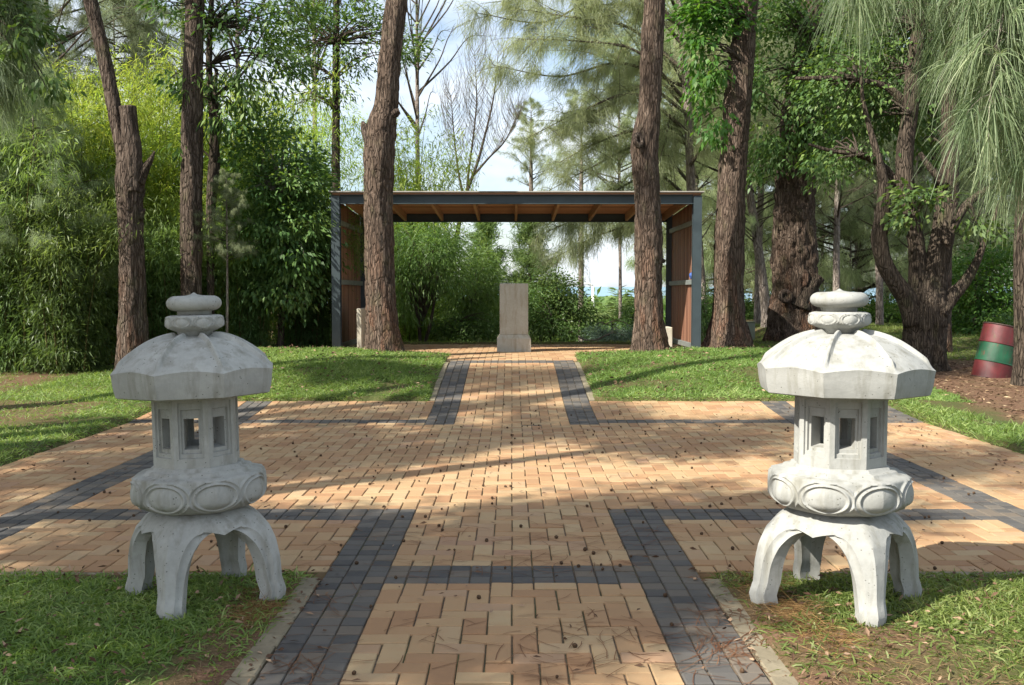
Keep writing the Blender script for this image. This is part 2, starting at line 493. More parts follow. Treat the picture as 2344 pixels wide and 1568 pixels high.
def simple(name, col, rough=.6, metal=0.0, nscale=8, var=.25, bmp=0.0, spec=.5, stretch=(1, 1, 1)):
    m, nt, b, out = mat(name)
    n = noise(nt, scaled(nt, objc(nt), stretch), nscale, 5)
    c = ramp(nt, n, [(.3, tuple(x * (1 - var) for x in col)), (.7, tuple(min(1, x * (1 + var)) for x in col))])
    nt.links.new(c, b.inputs['Base Color'])
    b.inputs['Roughness'].default_value = rough; b.inputs['Metallic'].default_value = metal
    b.inputs['Specular IOR Level'].default_value = spec
    if bmp: bump(nt, b, n, bmp, .01)
    return m
M['steel'] = simple('blue grey steel paint', (.030, .044, .050), .5, 0, 5, .15)
M['galv'] = simple('dull grey steel', (.17, .19, .185), .5, .2, 6, .2)
M['zinc'] = simple('pale roof edge', (.30, .28, .25), .6, .1, 4, .2)
def joint_mat():
    m, nt, b, out = mat('sandy and mossy joints')
    p = pos(nt)
    c = ramp(nt, noise(nt, p, 40, 4), [(.3, (.06, .042, .028)), (.7, (.16, .115, .075))])
    c = mix(nt, math_n(nt, 'MULTIPLY', math_n(nt, 'SUBTRACT', noise(nt, p, 1.7, 4), .47), 5.0, True), c, (.075, .085, .03))
    nt.links.new(c, b.inputs['Base Color']); b.inputs['Roughness'].default_value = .95
    return m
M['sand_bed'] = joint_mat()
def worn_paint(name, col):
    m, nt, b, out = mat(name)
    v = objc(nt)
    n = noise(nt, v, 5, 5); rn = noise(nt, scaled(nt, v, (7, 7, 4)), 1.6, 7, .7); dn = noise(nt, scaled(nt, v, (14, 14, 1.5)), 2, 5)
    c = ramp(nt, n, [(.3, tuple(x * .6 for x in col)), (.7, tuple(x * 1.4 for x in col))])
    c = mix(nt, math_n(nt, 'MULTIPLY', math_n(nt, 'SUBTRACT', dn, .5), 2.0, True), c, (.045, .035, .028))
    c = mix(nt, math_n(nt, 'MULTIPLY', math_n(nt, 'SUBTRACT', rn, .56), 9.0, True), c, (.085, .036, .018))
    nt.links.new(c, b.inputs['Base Color'])
    b.inputs['Roughness'].default_value = .5
    bump(nt, b, rn, .3, .01)
    return m
M['red_paint_shaded'] = worn_paint('worn shaded red drum paint', (.085, .013, .015))  # base red darkened in place of tree shade; rust and dirt are wear
M['green_paint_shaded'] = worn_paint('worn shaded green drum paint', (.007, .065, .030))  # green darkened likewise, the bank's shade put into the paint
M['smudge'] = simple('dark smudged paint', (.02, .035, .02), .7, 0, 20, .4)
M['drum_dark'] = simple('drum rim', (.06, .035, .03), .5, .3, 12, .4)
M['cabinet'] = simple('grey green cabinet paint', (.16, .18, .135), .55, 0, 4, .1)
M['lamp'] = simple('pale lamp pole', (.55, .55, .53), .5, 0, 6, .1)
M['cone'] = simple('brown seed cone', (.075, .045, .026), .85, 0, 150, .5, .5, .2)
M['white_cloth'] = simple('white plastic', (.7, .7, .68), .5, 0, 20, .1)
M['blue_cloth'] = simple('blue rag', (.03, .08, .28), .7, 0, 20, .3)
M['chip'] = leaf_mat('bark chips', (.055, .030, .018), (.13, .075, .045), (.36, .25, .16), 0.0, (1, 1, 1), .8, .2)

def wood_mat(name, a, b2, c2, axis):
    m, nt, b, out = mat(name)
    st = [40, 40, 40]; st[axis] = 1.2
    v = scaled(nt, objc(nt), tuple(st))
    n = noise(nt, v, 1.0, 6, .6)
    oi = nd(nt, 'ShaderNodeObjectInfo').outputs['Random']
    c = ramp(nt, math_n(nt, 'ADD', math_n(nt, 'MULTIPLY', n, .6), math_n(nt, 'MULTIPLY', oi, .4)), [(.25, a), (.5, b2), (.78, c2)])
    nt.links.new(c, b.inputs['Base Color'])
    b.inputs['Roughness'].default_value = .6
    bump(nt, b, n, .3, .004)
    return m
M['slat'] = wood_mat('red brown wall slat', (.12, .055, .034), (.21, .10, .062), (.31, .165, .105), 2)
M['board'] = wood_mat('red brown ceiling board', (.26, .125, .075), (.44, .22, .13), (.58, .34, .21), 0)
M['rafter'] = wood_mat('brown rafter', (.20, .11, .06), (.32, .19, .11), (.42, .27, .16), 1)

def ground_mat():
    m, nt, b, out = mat('soil and turf')
    p = pos(nt)
    n1 = noise(nt, p, 3.0, 6, .6); n2 = noise(nt, p, 60, 4, .7)
    soil = ramp(nt, n2, [(.3, (.075, .042, .026)), (.55, (.15, .088, .055)), (.75, (.27, .18, .12))])
    turf = ramp(nt, n2, [(.3, (.035, .055, .015)), (.6, (.065, .095, .025)), (.8, (.12, .13, .045))])
    f = math_n(nt, 'ADD', attr(nt, 'soil'), math_n(nt, 'MULTIPLY', math_n(nt, 'SUBTRACT', n1, .5), 1.4), True)
    nt.links.new(mix(nt, f, turf, soil), b.inputs['Base Color'])
    b.inputs['Roughness'].default_value = .95; b.inputs['Specular IOR Level'].default_value = .1
    bump(nt, b, n2, .6, .02)
    return m
M['ground'] = ground_mat()

def sea_mat():
    m, nt, b, out = mat('sea water')
    p = pos(nt)
    n = noise(nt, scaled(nt, p, (.002, .012, .01)), 1.5, 5)
    c = ramp(nt, n, [(.35, (.13, .25, .33)), (.65, (.19, .32, .39)), (.76, (.33, .45, .50))])
    nt.links.new(c, b.inputs['Base Color'])
    b.inputs['Roughness'].default_value = .35
    bump(nt, b, noise(nt, p, .05, 4), .3, 1)
    return m
M['sea'] = sea_mat()

# ------------------------------------------------------------------ ground
U, Y0 = 0.11, -0.02
def zpath(y):
    t = np.clip((np.asarray(y, float) - 11.2) / 5.2, 0, 1)
    return 0.42 * (t + 0.06 * np.sin(2 * np.pi * t) * -1)

def paved(i, j):
    """which brick lies in cell (i, j): 0 none, 1 tan, 2 dark"""
    path = -9 <= i < 9
    inner = -6 <= i < 6
    if 32 <= j < 48:
        if path:
            return 2 if (not inner or 46 <= j) else 1
        return 0
    if 48 <= j < 116:
        if not -40 <= i < 43: return 0
        if path and not inner and (j < 62 or j >= 102): return 2
        if j == 48 and path: return 2
        if -31 <= i < -28 or 29 <= i < 32: return 2
        if not inner and 59 <= j < 62 and -31 <= i < 32: return 2
        if not inner and 103 <= j < 105: return 2
        if i >= 37 and j >= 105: return 2
        return 1
    if 116 <= j < 146:
        if not path: return 0
        return 2 if (not inner or j >= 143) else 1
    if 146 <= j < 154:
        return 1 if -10 <= i < 10 else 0
    if 154 <= j < 188:
        return 1 if -38 <= i < 36 else 0
    return 0

def H(x, y):
    """height of the ground sheet"""
    x = np.asarray(x, float); y = np.asarray(y, float)
    zp = zpath(y)
    lawn = zp + 0.045 + 0.05 * (fbm(np.stack([x * .7, y * .7, x * 0], -1), 3) - .5)
    lawn = lawn + 0.10 * sstep(1.1, 2.6, np.abs(x)) * sstep(12.8, 14.5, y) * (1 - sstep(16.2, 17.4, y))
    lawn = lawn - 0.035 * sstep(6.0, 5.2, y) * (np.abs(x) < 7)
    rz = np.interp(y, [-5, 9, 11.5, 16.6, 21, 30], [.0, .01, .02, .21, .53, .60]) + .05 * (fbm(np.stack([x * .8, y * .8, x * 0 + 9], -1), 3) - .5)
    lz = np.interp(y, [-5, 9, 11, 13, 16, 19, 24], [.0, .01, .02, .07, .16, .30, .40]) + .05 * (fbm(np.stack([x * .8, y * .8, x * 0 + 5], -1), 3) - .5)
    br = sstep(4.3, 6.2, x) * sstep(5.5, 7, y); bl = sstep(-4.1, -6.2, x) * sstep(5.5, 7, y)
    lawn = lawn * (1 - br) * (1 - bl) + rz * br + lz * bl
    in_pl = (sstep(-4.50, -4.36, x) * (1 - sstep(4.68, 4.82, x)) * sstep(5.16, 5.28, y) * (1 - sstep(12.70, 12.82, y)))
    in_pt = sstep(-1.12, -1.00, x) * (1 - sstep(1.00, 1.12, x)) * (1 - sstep(16.95, 17.05, y))
    in_sh = sstep(-4.26, -4.12, x) * (1 - sstep(3.92, 4.04, x)) * sstep(16.8, 16.95, y) * (1 - sstep(20.62, 20.75, y))
    k = np.maximum(np.maximum(in_pl, in_pt), in_sh)
    z = lawn * (1 - k) + (zp - 0.055) * k
    right = sstep(3.5, 7.0, x)
    left = sstep(-5.0, -9.0, x)
    yy = np.maximum(y - 20.9, 0)
    drop = np.minimum(yy * 0.30, 6.5) * (1 - right) * (1 - left) + right * np.minimum(np.maximum(y - 34, 0) * 0.2, 6.5) + left * np.minimum(np.maximum(y - 17, 0) * 0.10, 6)
    far = sstep(60, 240, y) * 4.0 - sstep(300, 900, y) * 60
    return z - drop + far

xs = np.unique(np.concatenate([np.arange(-12, 12.01, .10), np.linspace(-40, -12, 45), np.linspace(12, 40, 45), np.linspace(-600, -40, 30), np.linspace(40, 600, 30)]))
ys = np.unique(np.concatenate([np.arange(2.4, 24, .10), np.linspace(-12, 2.4, 40), np.linspace(24, 60, 50), np.linspace(60, 900, 60)]))
GX, GY = np.meshgrid(xs, ys)
GZ = H(GX, GY)
nx, ny = len(xs), len(ys)
i = np.arange(ny - 1)[:, None] * nx; j = np.arange(nx - 1)[None]
g = Geo().add(np.stack([GX, GY, GZ], -1).reshape(-1, 3), np.stack([i + j, i + j + 1, i + nx + j + 1, i + nx + j], -1).reshape(-1, 4))
me = g.mesh('ground', M['ground'])
def soil_at(x, y):
    s = 0.30 + 0 * x
    s = np.maximum(s, 1.0 * sstep(5.3, 6.2, x) * sstep(9.5, 11.5, y - (x - 5) * .2) * (1 - sstep(17.2, 18.5, y)))
    wob = .25 * (fbm(np.stack([x * 2.3, y * 2.3, x * 0 + 4], -1), 3) - .5)
    edge = np.maximum(sstep(4.92, 5.16, y + wob) * (1 - sstep(5.3, 5.4, y)), sstep(1.52, 1.2, np.abs(x) + wob) * (y < 5.3)) * (np.abs(x) < 6)
    s = np.maximum(s, .85 * edge)
    s = np.maximum(s, .8 * sstep(2.2, 1.6, x + wob) * (x > 1) * (y < 4.35))
    s = np.where((y < 5.3) & (s < .31), .12, s)
    s = np.maximum(s, .75 * sstep(4.4, 3.4, -x - 1.0) * 0)
    s = np.maximum(s, .65 * sstep(-4.6, -5.4, x) * sstep(9.5, 11.5, y) * (1 - sstep(12.6, 14.0, y)))
    s = np.maximum(s, .9 * sstep(-6.5, -7.5, x))
    s = np.maximum(s, .6 * sstep(21.0, 22.5, y))
    return s
sa = me.attributes.new('soil', 'FLOAT', 'POINT')
sa.data.foreach_set('value', soil_at(GX, GY).astype(np.float32).ravel())
kind(link('ground', me), 'structure')

# sea far below, reaching the horizon (the plaza itself tips a touch away from level)
g = Geo(); gx = np.array([-30000, 30000.]); gy = np.array([700, 30000.])
zs = lambda y: EYE - 40 + 0.0072 * y
g.add([(-30000, 700, zs(700)), (30000, 700, zs(700)), (30000, 40000, zs(40000)), (-30000, 40000, zs(40000))], [(0, 1, 2, 3)])
kind(build(g, 'sea', M['sea']), 'structure')

# ------------------------------------------------------------------ paving: every brick
paving = bpy.data.objects.new('paving', None); COL.objects.link(paving)
kind(paving, 'structure')
def brick_block(lx, ly, h=.06, gap=.0035, ch=.0045):
    a, b = lx / 2 - gap, ly / 2 - gap
    V = []
    for z, ins in ((-h, 0), (-ch, 0), (0, ch)):
        V += [(-a + ins, -b + ins, z), (a - ins, -b + ins, z), (a - ins, b - ins, z), (-a + ins, b - ins, z)]
    Q = []
    for k in range(2):
        for e in range(4):
            Q.append((k * 4 + e, k * 4 + (e + 1) % 4, k * 4 + 4 + (e + 1) % 4, k * 4 + 4 + e))
    Q.append((8, 9, 10, 11))
    return np.array(V, float), np.array(Q)
BL = {'long': brick_block(2 * U, U), 'half': brick_block(U, U)}
items = []       # (kind, shape, cx, cy, turned)
for jj in range(32, 188):
    for ii in range(-42, 46):
        c = paved(ii, jj)
        if c == 0: continue
        cx, cy = (ii + .5) * U, (jj + .5) * U + Y0
        if c == 2:
            items.append((2, 'half', cx, cy, 0)); continue
        k = (ii - jj) % 4
        if k == 0:
            if paved(ii + 1, jj) == 1: items.append((1, 'long', cx + U / 2, cy, 0))
            else: items.append((1, 'half', cx, cy, 0))
        elif k == 1:
            if paved(ii - 1, jj) != 1: items.append((1, 'half', cx, cy, 0))
        elif k == 3:
            if paved(ii, jj + 1) == 1: items.append((1, 'long', cx, cy + U / 2, 1))
            else: items.append((1, 'half', cx, cy, 0))
        else:
            if paved(ii, jj - 1) != 1: items.append((1, 'half', cx, cy, 0))
def in_view(cx, cy):
    return abs(cx) < 0.515 * cy + .1 and cy > 3.6
tan_n = sorted([q for q in items if q[0] == 1 and in_view(q[2], q[3])], key=lambda q: q[3] ** 2 + q[2] ** 2)[:298]
dark_n = sorted([q for q in items if q[0] == 2 and in_view(q[2], q[3])], key=lambda q: q[3] ** 2 + q[2] ** 2)[:298]
near = set(id(q) for q in tan_n) | set(id(q) for q in dark_n)
bm_mesh = {}
for c, mm in ((1, 'tan_object'), (2, 'dark_object')):
    for sh in ('long', 'half'):
        bm_mesh[(c, sh)] = Geo().add(*BL[sh]).mesh('brick' if c == 1 else 'cobble', M[mm], False)
rest = {1: Geo(), 2: Geo()}
for q in items:
    c, sh, cx, cy, turn = q
    dz = random.gauss(0, .0017)
    z0 = float(zpath(cy)); sl = float(zpath(cy + .05) - zpath(cy - .05)) / .1
    tx, ty = random.gauss(0, .010) + sl, random.gauss(0, .010)
    rz = random.gauss(0, .008) + (math.pi / 2 if turn else 0)
    if id(q) in near:
        o = link('brick' if c == 1 else 'cobble', bm_mesh[(c, sh)], paving, (cx + random.gauss(0, .0008), cy + random.gauss(0, .0008), z0 + dz), (tx, ty, rz))
    else:
        V, Q = BL[sh]
        cz, szn = math.cos(rz), math.sin(rz)
        X = V[:, 0] * cz - V[:, 1] * szn; Yv = V[:, 0] * szn + V[:, 1] * cz
        Z = V[:, 2] + z0 + dz + Yv * tx - X * ty
        rest[c].add(np.stack([X + cx, Yv + cy, Z], -1), Q, rnd=random.random())
kind(build(rest[1], 'bricks', M['tan_face'], paving, False), 'stuff')
kind(build(rest[2], 'cobbles', M['dark_face'], paving, False), 'stuff')
# sand bed in the joints
g = Geo()
def strip(x0, x1, y0, y1, n):
    yy = np.linspace(y0, y1, n)
    V = np.concatenate([np.stack([np.full(n, x0), yy, zpath(yy) - .010], -1), np.stack([np.full(n, x1), yy, zpath(yy) - .010], -1)])
    k = np.arange(n - 1)
    g.add(V, np.stack([k, k + n, k + n + 1, k + 1], -1))
strip(-.99, .99, 3.4, 5.26, 3); strip(-4.4, 4.73, 5.26, 12.74, 12); strip(-.99, .99, 12.74, 16.04, 16); strip(-1.1, 1.1, 16.04, 16.92, 6); strip(-4.18, 3.96, 16.92, 20.66, 4)
build(g, 'sand_bed', M['sand_bed'], paving, False)
# kerb stones
kv = [Geo().add(*brick_block(.105, .33, .10, .003, .006)).mesh('kerb_stone', M['kerb'], False)]
def kerb(x, y, rz, dz=0.006):
    sl = float(zpath(y + .05) - zpath(y - .05)) / .1 if abs(rz) < 1 else 0
    link('kerb_stone', kv[0], paving, (x + random.gauss(0, .003), y, float(zpath(y)) + dz + random.gauss(0, .003)), (sl, random.gauss(0, .01), rz + random.gauss(0, .008)))
y = 3.62
while y < 5.2:
    kerb(-1.045, y, 0); kerb(1.045, y, 0); y += .334
y = 12.95
while y < 15.9:
    kerb(-1.045, y, 0); kerb(1.045, y, 0); y += .334
x = 1.28
while x < 3.6:
    kerb(-x, 5.205, math.pi / 2, -.004); kerb(x, 5.205, math.pi / 2, -.004); x += .334

# ------------------------------------------------------------------ stone lanterns
def octf(th, off=0.0, blend=1.0):
    a = (th + off + np.pi / 8) % (np.pi / 4) - np.pi / 8          # 0 at a facet middle
    f = np.cos(np.pi / 8) / np.cos(a)                             # 1 at corners
    return 1 + blend * (f - 1)

def leg_frame(mt):
    th_a = 45.0; z_a = .368
    rows = []
    for t in np.linspace(0, 1, 26):
        ph = t * np.pi / 2
        gg = max(35.6 * max(math.cos(ph), 0) ** (2 / 3.0), 4.0)
        z = z_a * math.sin(ph) ** (2 / 2.6)
        rows.append((z, 45 - gg, z))
    rows.append((.366, 43.5, .374)); rows.append((.352, 45, .380))
    nb = len(rows)
    for zz, ze in ((.386, .366), (.394, .382), (.404, .396), (.416, .411), (.43, .428), (.445, .444), (.455, .455)):
        rows.append((ze, 45, zz))
    ro_z = [0, .03, .07, .1, .2, .28, .34, .40, .436, .46]; ro_r = [.402, .416, .405, .394, .388, .372, .345, .290, .235, .160]
    m = 25
    s = np.linspace(-1, 1, m)
    Vo, Vi = [], []
    for (zb, al, zc) in rows:
        u = np.radians(al) * s
        z = zc + (zb - zc) * np.abs(s) ** 3
        r = np.interp(z, ro_z, ro_r)
        sq = .7071 / np.cos(np.pi / 4 - np.abs(u))
        r = r * (1 + .45 * (sq - 1))
        rim = sstep(.62, .70, np.abs(s)) * (al < 44)
        r = r - .017 * rim
        Vo.append(np.stack([r * np.cos(u), r * np.sin(u), z], -1))
        ri = np.maximum(np.interp(z, ro_z, ro_r) - .095, .05) * (1 + .3 * (sq - 1))
        zi = np.minimum(z, .395)
        Vi.append(np.stack([ri * np.cos(u), ri * np.sin(u), zi - .012 * (z > .3)], -1))
    Vo = np.array(Vo); Vi = np.array(Vi); n = len(rows)
    V = np.concatenate([Vo.reshape(-1, 3), Vi.reshape(-1, 3)])
    off = n * m
    Q = []
    for a in range(n - 1):
        for b in range(m - 1):
            Q.append((a * m + b, a * m + b + 1, (a + 1) * m + b + 1, (a + 1) * m + b))
            Q.append((off + a * m + b, off + (a + 1) * m + b, off + (a + 1) * m + b + 1, off + a * m + b + 1))
    for a in range(nb - 1):
        for b, fl in ((0, 0), (m - 1, 1)):
            q = (a * m + b, (a + 1) * m + b, off + (a + 1) * m + b, off + a * m + b)
            Q.append(q if not fl else q[::-1])
    for b in range(m - 1):
        Q.append((b, off + b, off + b + 1, b + 1))
    g = Geo()
    for k in range(4):
        c, sn = math.cos(k * math.pi / 2), math.sin(k * math.pi / 2)
        W = V.copy(); W[:, 0] = V[:, 0] * c - V[:, 1] * sn; W[:, 1] = V[:, 0] * sn + V[:, 1] * c
        g.add(W, Q)
    # flat top plate
    th = np.linspace(0, 2 * np.pi, 48, endpoint=False)
    W = np.concatenate([np.stack([.19 * np.cos(th), .19 * np.sin(th), np.full(48, .4555)], -1), [[0, 0, .4555]]])
    g.add(W, T=[(48, a, (a + 1) % 48) for a in range(48)])
    me = g.mesh('leg_frame', mt)
    bm = bmesh.new(); bm.from_mesh(me)
    bmesh.ops.remove_doubles(bm, verts=bm.verts[:], dist=.0004)
    bmesh.ops.recalc_face_normals(bm, faces=bm.faces[:])
    bm.to_mesh(me); bm.free()
    me.set_sharp_from_angle(angle=R(42))
    return me

def petals(th, v, amp, nper=8, wid=.82):
    """raised ovals with doubled outlines round a drum; v runs -1..1 over its side"""
    half = np.pi / nper
    d = (th + half) % (2 * half) - half
    e = np.sqrt((d / (half * wid)) ** 2 + (v / .80) ** 2)
    h = np.exp(-((e - 1.0) / .075) ** 2) + .8 * np.exp(-((e - 1.26) / .07) ** 2) + .75 * np.clip(1 - (e / .86) ** 2, 0, 1) ** .7
    return amp * h * np.clip(1.25 - np.abs(v), 0, .3) / .3

def lotus(mt):
    pr = [(.0, .655), (.205, .655), (.215, .652), (.220, .640), (.246, .637), (.252, .632), (.257, .622), (.288, .618)]
    side = [(.300, .613), (.305, .606)]
    for t in np.linspace(0, 1, 58):
        z = .600 - t * .150
        r = .306 + .006 * math.sin(math.pi * min(1, t * 1.2)) - .068 * max(0, (t - .60) / .40) ** 2.3
        side.append((r, z))
    pr2 = side + [(.226, .445), (.20, .443), (0, .443)]
    prof = pr + pr2
    n0 = len(pr)
    def rf(th, r, z):
        k = np.arange(len(prof))[:, None]
        r2 = r * octf(th, 0, .9) * (k < n0) + r * octf(th, 0, .42) * (k >= n0)
        v = (z - .530) / .080
        r2 = r2 + petals(th + np.pi / 8, v, .012) * (k >= n0) * (z > .452)
        r2 = r2 + .0025 * (fbm(np.stack([np.cos(th) * 5, np.sin(th) * 5, z * 14], -1), 3) - .5)
        return r2, z
    V, Q = lathe(prof, 560, rf)
    me = Geo().add(V, Q).mesh('lotus_base', mt)
    me.set_sharp_from_angle(angle=R(75))
    return me

def petal_ring(mt):
    prof = [(0, 1.366), (.112, 1.366), (.125, 1.362)]
    for t in np.linspace(0, 1, 18):
        prof.append((1*.130 + .002 * math.sin(math.pi * t) - .030 * max(0, (t - .62) / .38) ** 1.8, 1.358 - t * .066))
    prof += [(.085, 1.286), (.080, 1.268), (0, 1.262)]
    def rf(th, r, z):
        v = (z - 1.332) / .030
        return r * octf(th, 0, .25) + petals(th + np.pi / 8, v, .008, 8, .78) * (z > 1.293) * (z < 1.3625), z
    V, Q = lathe(prof, 224, rf)
    return Geo().add(V, Q).mesh('petal_ring', mt)

def finial(mt):
    prof = [(0, 1.474), (.006, 1.471), (.016, 1.464), (.040, 1.459)]
    for a in np.linspace(70, -78, 20):
        prof.append((0.070 + .057 * math.cos(R(a)) ** .8, 1.422 + .037 * math.sin(R(a))))
    prof += [(.080, 1.384), (.078, 1.368), (0, 1.364)]
    V, Q = lathe(prof, 72, lambda th, r, z: (r * (1 + .012 * (fbm(np.stack([np.cos(th) * 2, np.sin(th) * 2, z * 9], -1), 2) - .5)), z))
    return Geo().add(V, Q).mesh('finial', mt)

def roof(mt):
    Re, zt = .392, 1.105
    prof = [(0, 1.270), (.08, 1.268)]
    n_d = 40
    for t in np.linspace(.04, 1, n_d):
        prof.append((.08 + (Re - .08) * t, zt + (1.264 - zt) * (1 - t ** 1.95)))
    n_t = len(prof)
    for t in np.linspace(0, 1, 8)[1:]:
        prof.append((Re - .004 - .016 * t ** 2, zt - .006 - t * .104))
    prof += [(Re - .03, .990), (.22, .996), (0, .998)]
    prof = np.array(prof)
    def rf(th, r, z):
        k = np.arange(len(prof))[:, None]
        a = (th + np.pi / 8) % (np.pi / 4) - np.pi / 8           # 0 at a facet middle with off = 0
        mid = np.cos(a * 4) * .5 + .5
        t = np.clip(r / Re, 0, 1)
        r2 = r * octf(th, 0, np.clip(t * 1.4, 0, 1))
        arch = (.030 * mid - .016) * sstep(.45, 1.0, t) * (k <= n_t)
        z2 = z + arch
        c = (th % (np.pi / 4)); c = np.minimum(c, np.pi / 4 - c)  # for the corner: distance from pi/8
        lat = r * (np.pi / 8 - c)
        rib = .021 * np.exp(-(lat / .011) ** 4) * sstep(.20, .27, t) * (1 - sstep(.90, .96, t)) * (k < n_t)
        z2 = z2 + rib
        z2 = z2 + .003 * (fbm(np.stack([r * np.cos(th) * 14, r * np.sin(th) * 14, z * 5], -1), 3) - .5) * (k < n_t)
        return r2, z2
    V, Q = lathe(prof, 320, rf)
    me = Geo().add(V, Q).mesh('roof', mt)
    me.set_sharp_from_angle(angle=R(24))
    return me

def housing(mt):
    g = Geo()
    z0, z1, Ro = .648, 1.0, .205
    ap = Ro * math.cos(math.pi / 8); w = 2 * Ro * math.sin(math.pi / 8)
    wi = 2 * (ap - .085) * math.tan(math.pi / 8)
    rects = [(w / 2, z0, z1, 0), (.056, .702, .962, 0), (.054, .704, .960, .010), (.045, .722, .930, .010), (.043, .726, .926, .022), (.033, .742, .886, .022), (.029, .752, .884, .085), (wi / 2, z0, z1, .085)]
    for k in range(8):
        a = k * math.pi / 4
        V = []
        for hw, za, zb, d in rects:
            for u, z in ((-hw, za), (hw, za), (hw, zb), (-hw, zb)):
                x, y = ap - d, u
                V.append((x * math.cos(a) - y * math.sin(a), x * math.sin(a) + y * math.cos(a), z))
        Q = []
        for r in range(len(rects) - 1):
            for e in range(4):
                Q.append((r * 4 + e, r * 4 + (e + 1) % 4, r * 4 + 4 + (e + 1) % 4, r * 4 + 4 + e))
        g.add(V, Q)
    th = np.arange(8) * math.pi / 4 + math.pi / 8
    for z in (z0 + .002,):
        g.add(np.concatenate([np.stack([Ro * .99 * np.cos(th), Ro * .99 * np.sin(th), np.full(8, z)], -1), [[0, 0, z]]]), T=[(8, a, (a + 1) % 8) for a in range(8)])
    me = g.mesh('lamp_housing', mt, False)
    return me

def lantern(label, loc, mt, ang, tilt, offs, sc=(1, 1, 1)):
    r = thing('stone_lantern', label, 'garden lantern', loc, 'stone lanterns flanking the path', tilt)
    for nm, fn, a, (ox, oy) in (('leg_frame', leg_frame, ang[0], (0, 0)), ('lotus_base', lotus, ang[1], offs[0]), ('lamp_housing', housing, ang[2], offs[1]),
                                ('roof', roof, ang[3], offs[2]), ('petal_ring', petal_ring, ang[4], offs[3]), ('finial', finial, ang[5], offs[4])):
        link(nm, fn(mt), r, (ox, oy, 0), (0, 0, R(a)))
    r.scale = sc
    return r
# facet angles: 0 is towards +x, the camera looks from -y
LZ = .035
lantern('shaded grey concrete lantern on four arched legs standing on the lawn left of the path', (-1.49, 4.77, LZ - .02), M['concrete'],
        (-98, 8.4, -80.0, 13.4, 13, 0), (0, R(-1.3), 0), ((-.005, 0), (-.012, 0), (-.006, 0), (.0, 0), (.0, 0)))
lantern('sunlit whitish concrete lantern on four arched legs standing on the lawn right of the path', (1.558, 4.72, LZ - .02), M['concrete_sunlit'],
        (-84, -6, -7.3, -7.3, -19, 0), (0, R(.3), 0), ((.0, 0), (.0, 0), (.008, 0), (-.012, 0), (-.015, 0)), (1.05, 1.05, 1.012))

# ------------------------------------------------------------------ shelter
SZ = .42
shelter = thing('shelter', 'open steel framed shelter with red brown slatted walls and ceiling behind the two trunks', 'shelter', (0, 17.8, SZ))
def part(name, a, mt, ch=.004, par=shelter):
    return build(boxgeo(*a, ch=ch), name, mt, par, False)
XL, XR, HT, DP = -3.22, 3.38, 2.80, 3.15
def ibeam(name, axis, p0, p1, size, par=shelter):
    """H section: two flanges and a web"""
    g = Geo(); s = size / 2; f = .012
    (x0, y0, z0), (x1, y1, z1) = p0, p1
    if axis == 'z':
        for yy in (-s, s - f):
            boxgeo(x0 - s, x0 + s, y0 + yy, y0 + yy + f, z0, z1, g=g)
        boxgeo(x0 - .006, x0 + .006, y0 - s + f + .001, y0 + s - f - .001, z0, z1, g=g)
    else:
        for zz in (-s, s - f):
            boxgeo(x0, x1, y0 - s * .7, y0 + s * .7, z0 + zz, z0 + zz + f, g=g)
        boxgeo(x0, x1, y0 - .006, y0 + .006, z0 - s + f + .001, z0 + s - f - .001, g=g)
    return build(g, name, M['steel'], par, False)
RD = -.11      # the roof drops a little to the back
for x in (XL + .075, XR - .075):
    ibeam('post', 'z', (x, .075, -.05), (x, .075, HT - .005), .15)
    ibeam('post', 'z', (x, DP - .075, -.05), (x, DP - .075, HT + RD - .005), .15)
ibeam('beam', 'x', (XL + .152, .075, HT - .065), (XR - .152, .075, HT - .065), .165)
ibeam('beam', 'x', (XL + .152, DP - .075, HT + RD - .062), (XR - .152, DP - .075, HT + RD - .062), .165)
sl = RD / DP
def sloped(name, x0, x1, y0, y1, z, h, mt, par=shelter):
    V, Q = box(x0, x1, y0, y1, -h, 0)
    V[:, 2] += z + V[:, 1] * sl
    return build(Geo().add(V, Q), name, mt, par, False)
sloped('roof_sheet', XL - .03, XR + .03, -.06, DP + .05, HT + .070, .020, M['zinc'])
nb = 26
for k in range(nb):
    y0 = .02 + k * (DP - .04) / nb
    sloped('ceiling_board', XL + .02, XR - .02, y0, y0 + (DP - .04) / nb - .012, HT + .046, .026, M['board'])
for k in range(9):
    x = XL + .24 + k * (XR - XL - .48) / 8
    sloped('rafter', x - .025, x + .025, .155, DP - .155, HT + .018, .15, M['rafter'])
ns = 34
for sx, xw in ((1, XL + .05), (-1, XR - .05)):
    for k in range(ns):
        y0 = .17 + k * (DP - .34) / ns
        link('wall_slat', Geo().add(*box(-.012, .012, 0, (DP - .34) / ns - .007, .13, HT - .04 + sl * y0)).mesh('wall_slat', M['slat'], False), shelter, (xw + random.gauss(0, .002), y0, 0))
    for z in (.06, 1.22, 2.30):
        part('rail', (xw + sx * .015 - (.05 if sx < 0 else 0), xw + sx * .015 + (.05 if sx > 0 else 0), .152, DP - .152, z, z + .09), M['galv'], .004)
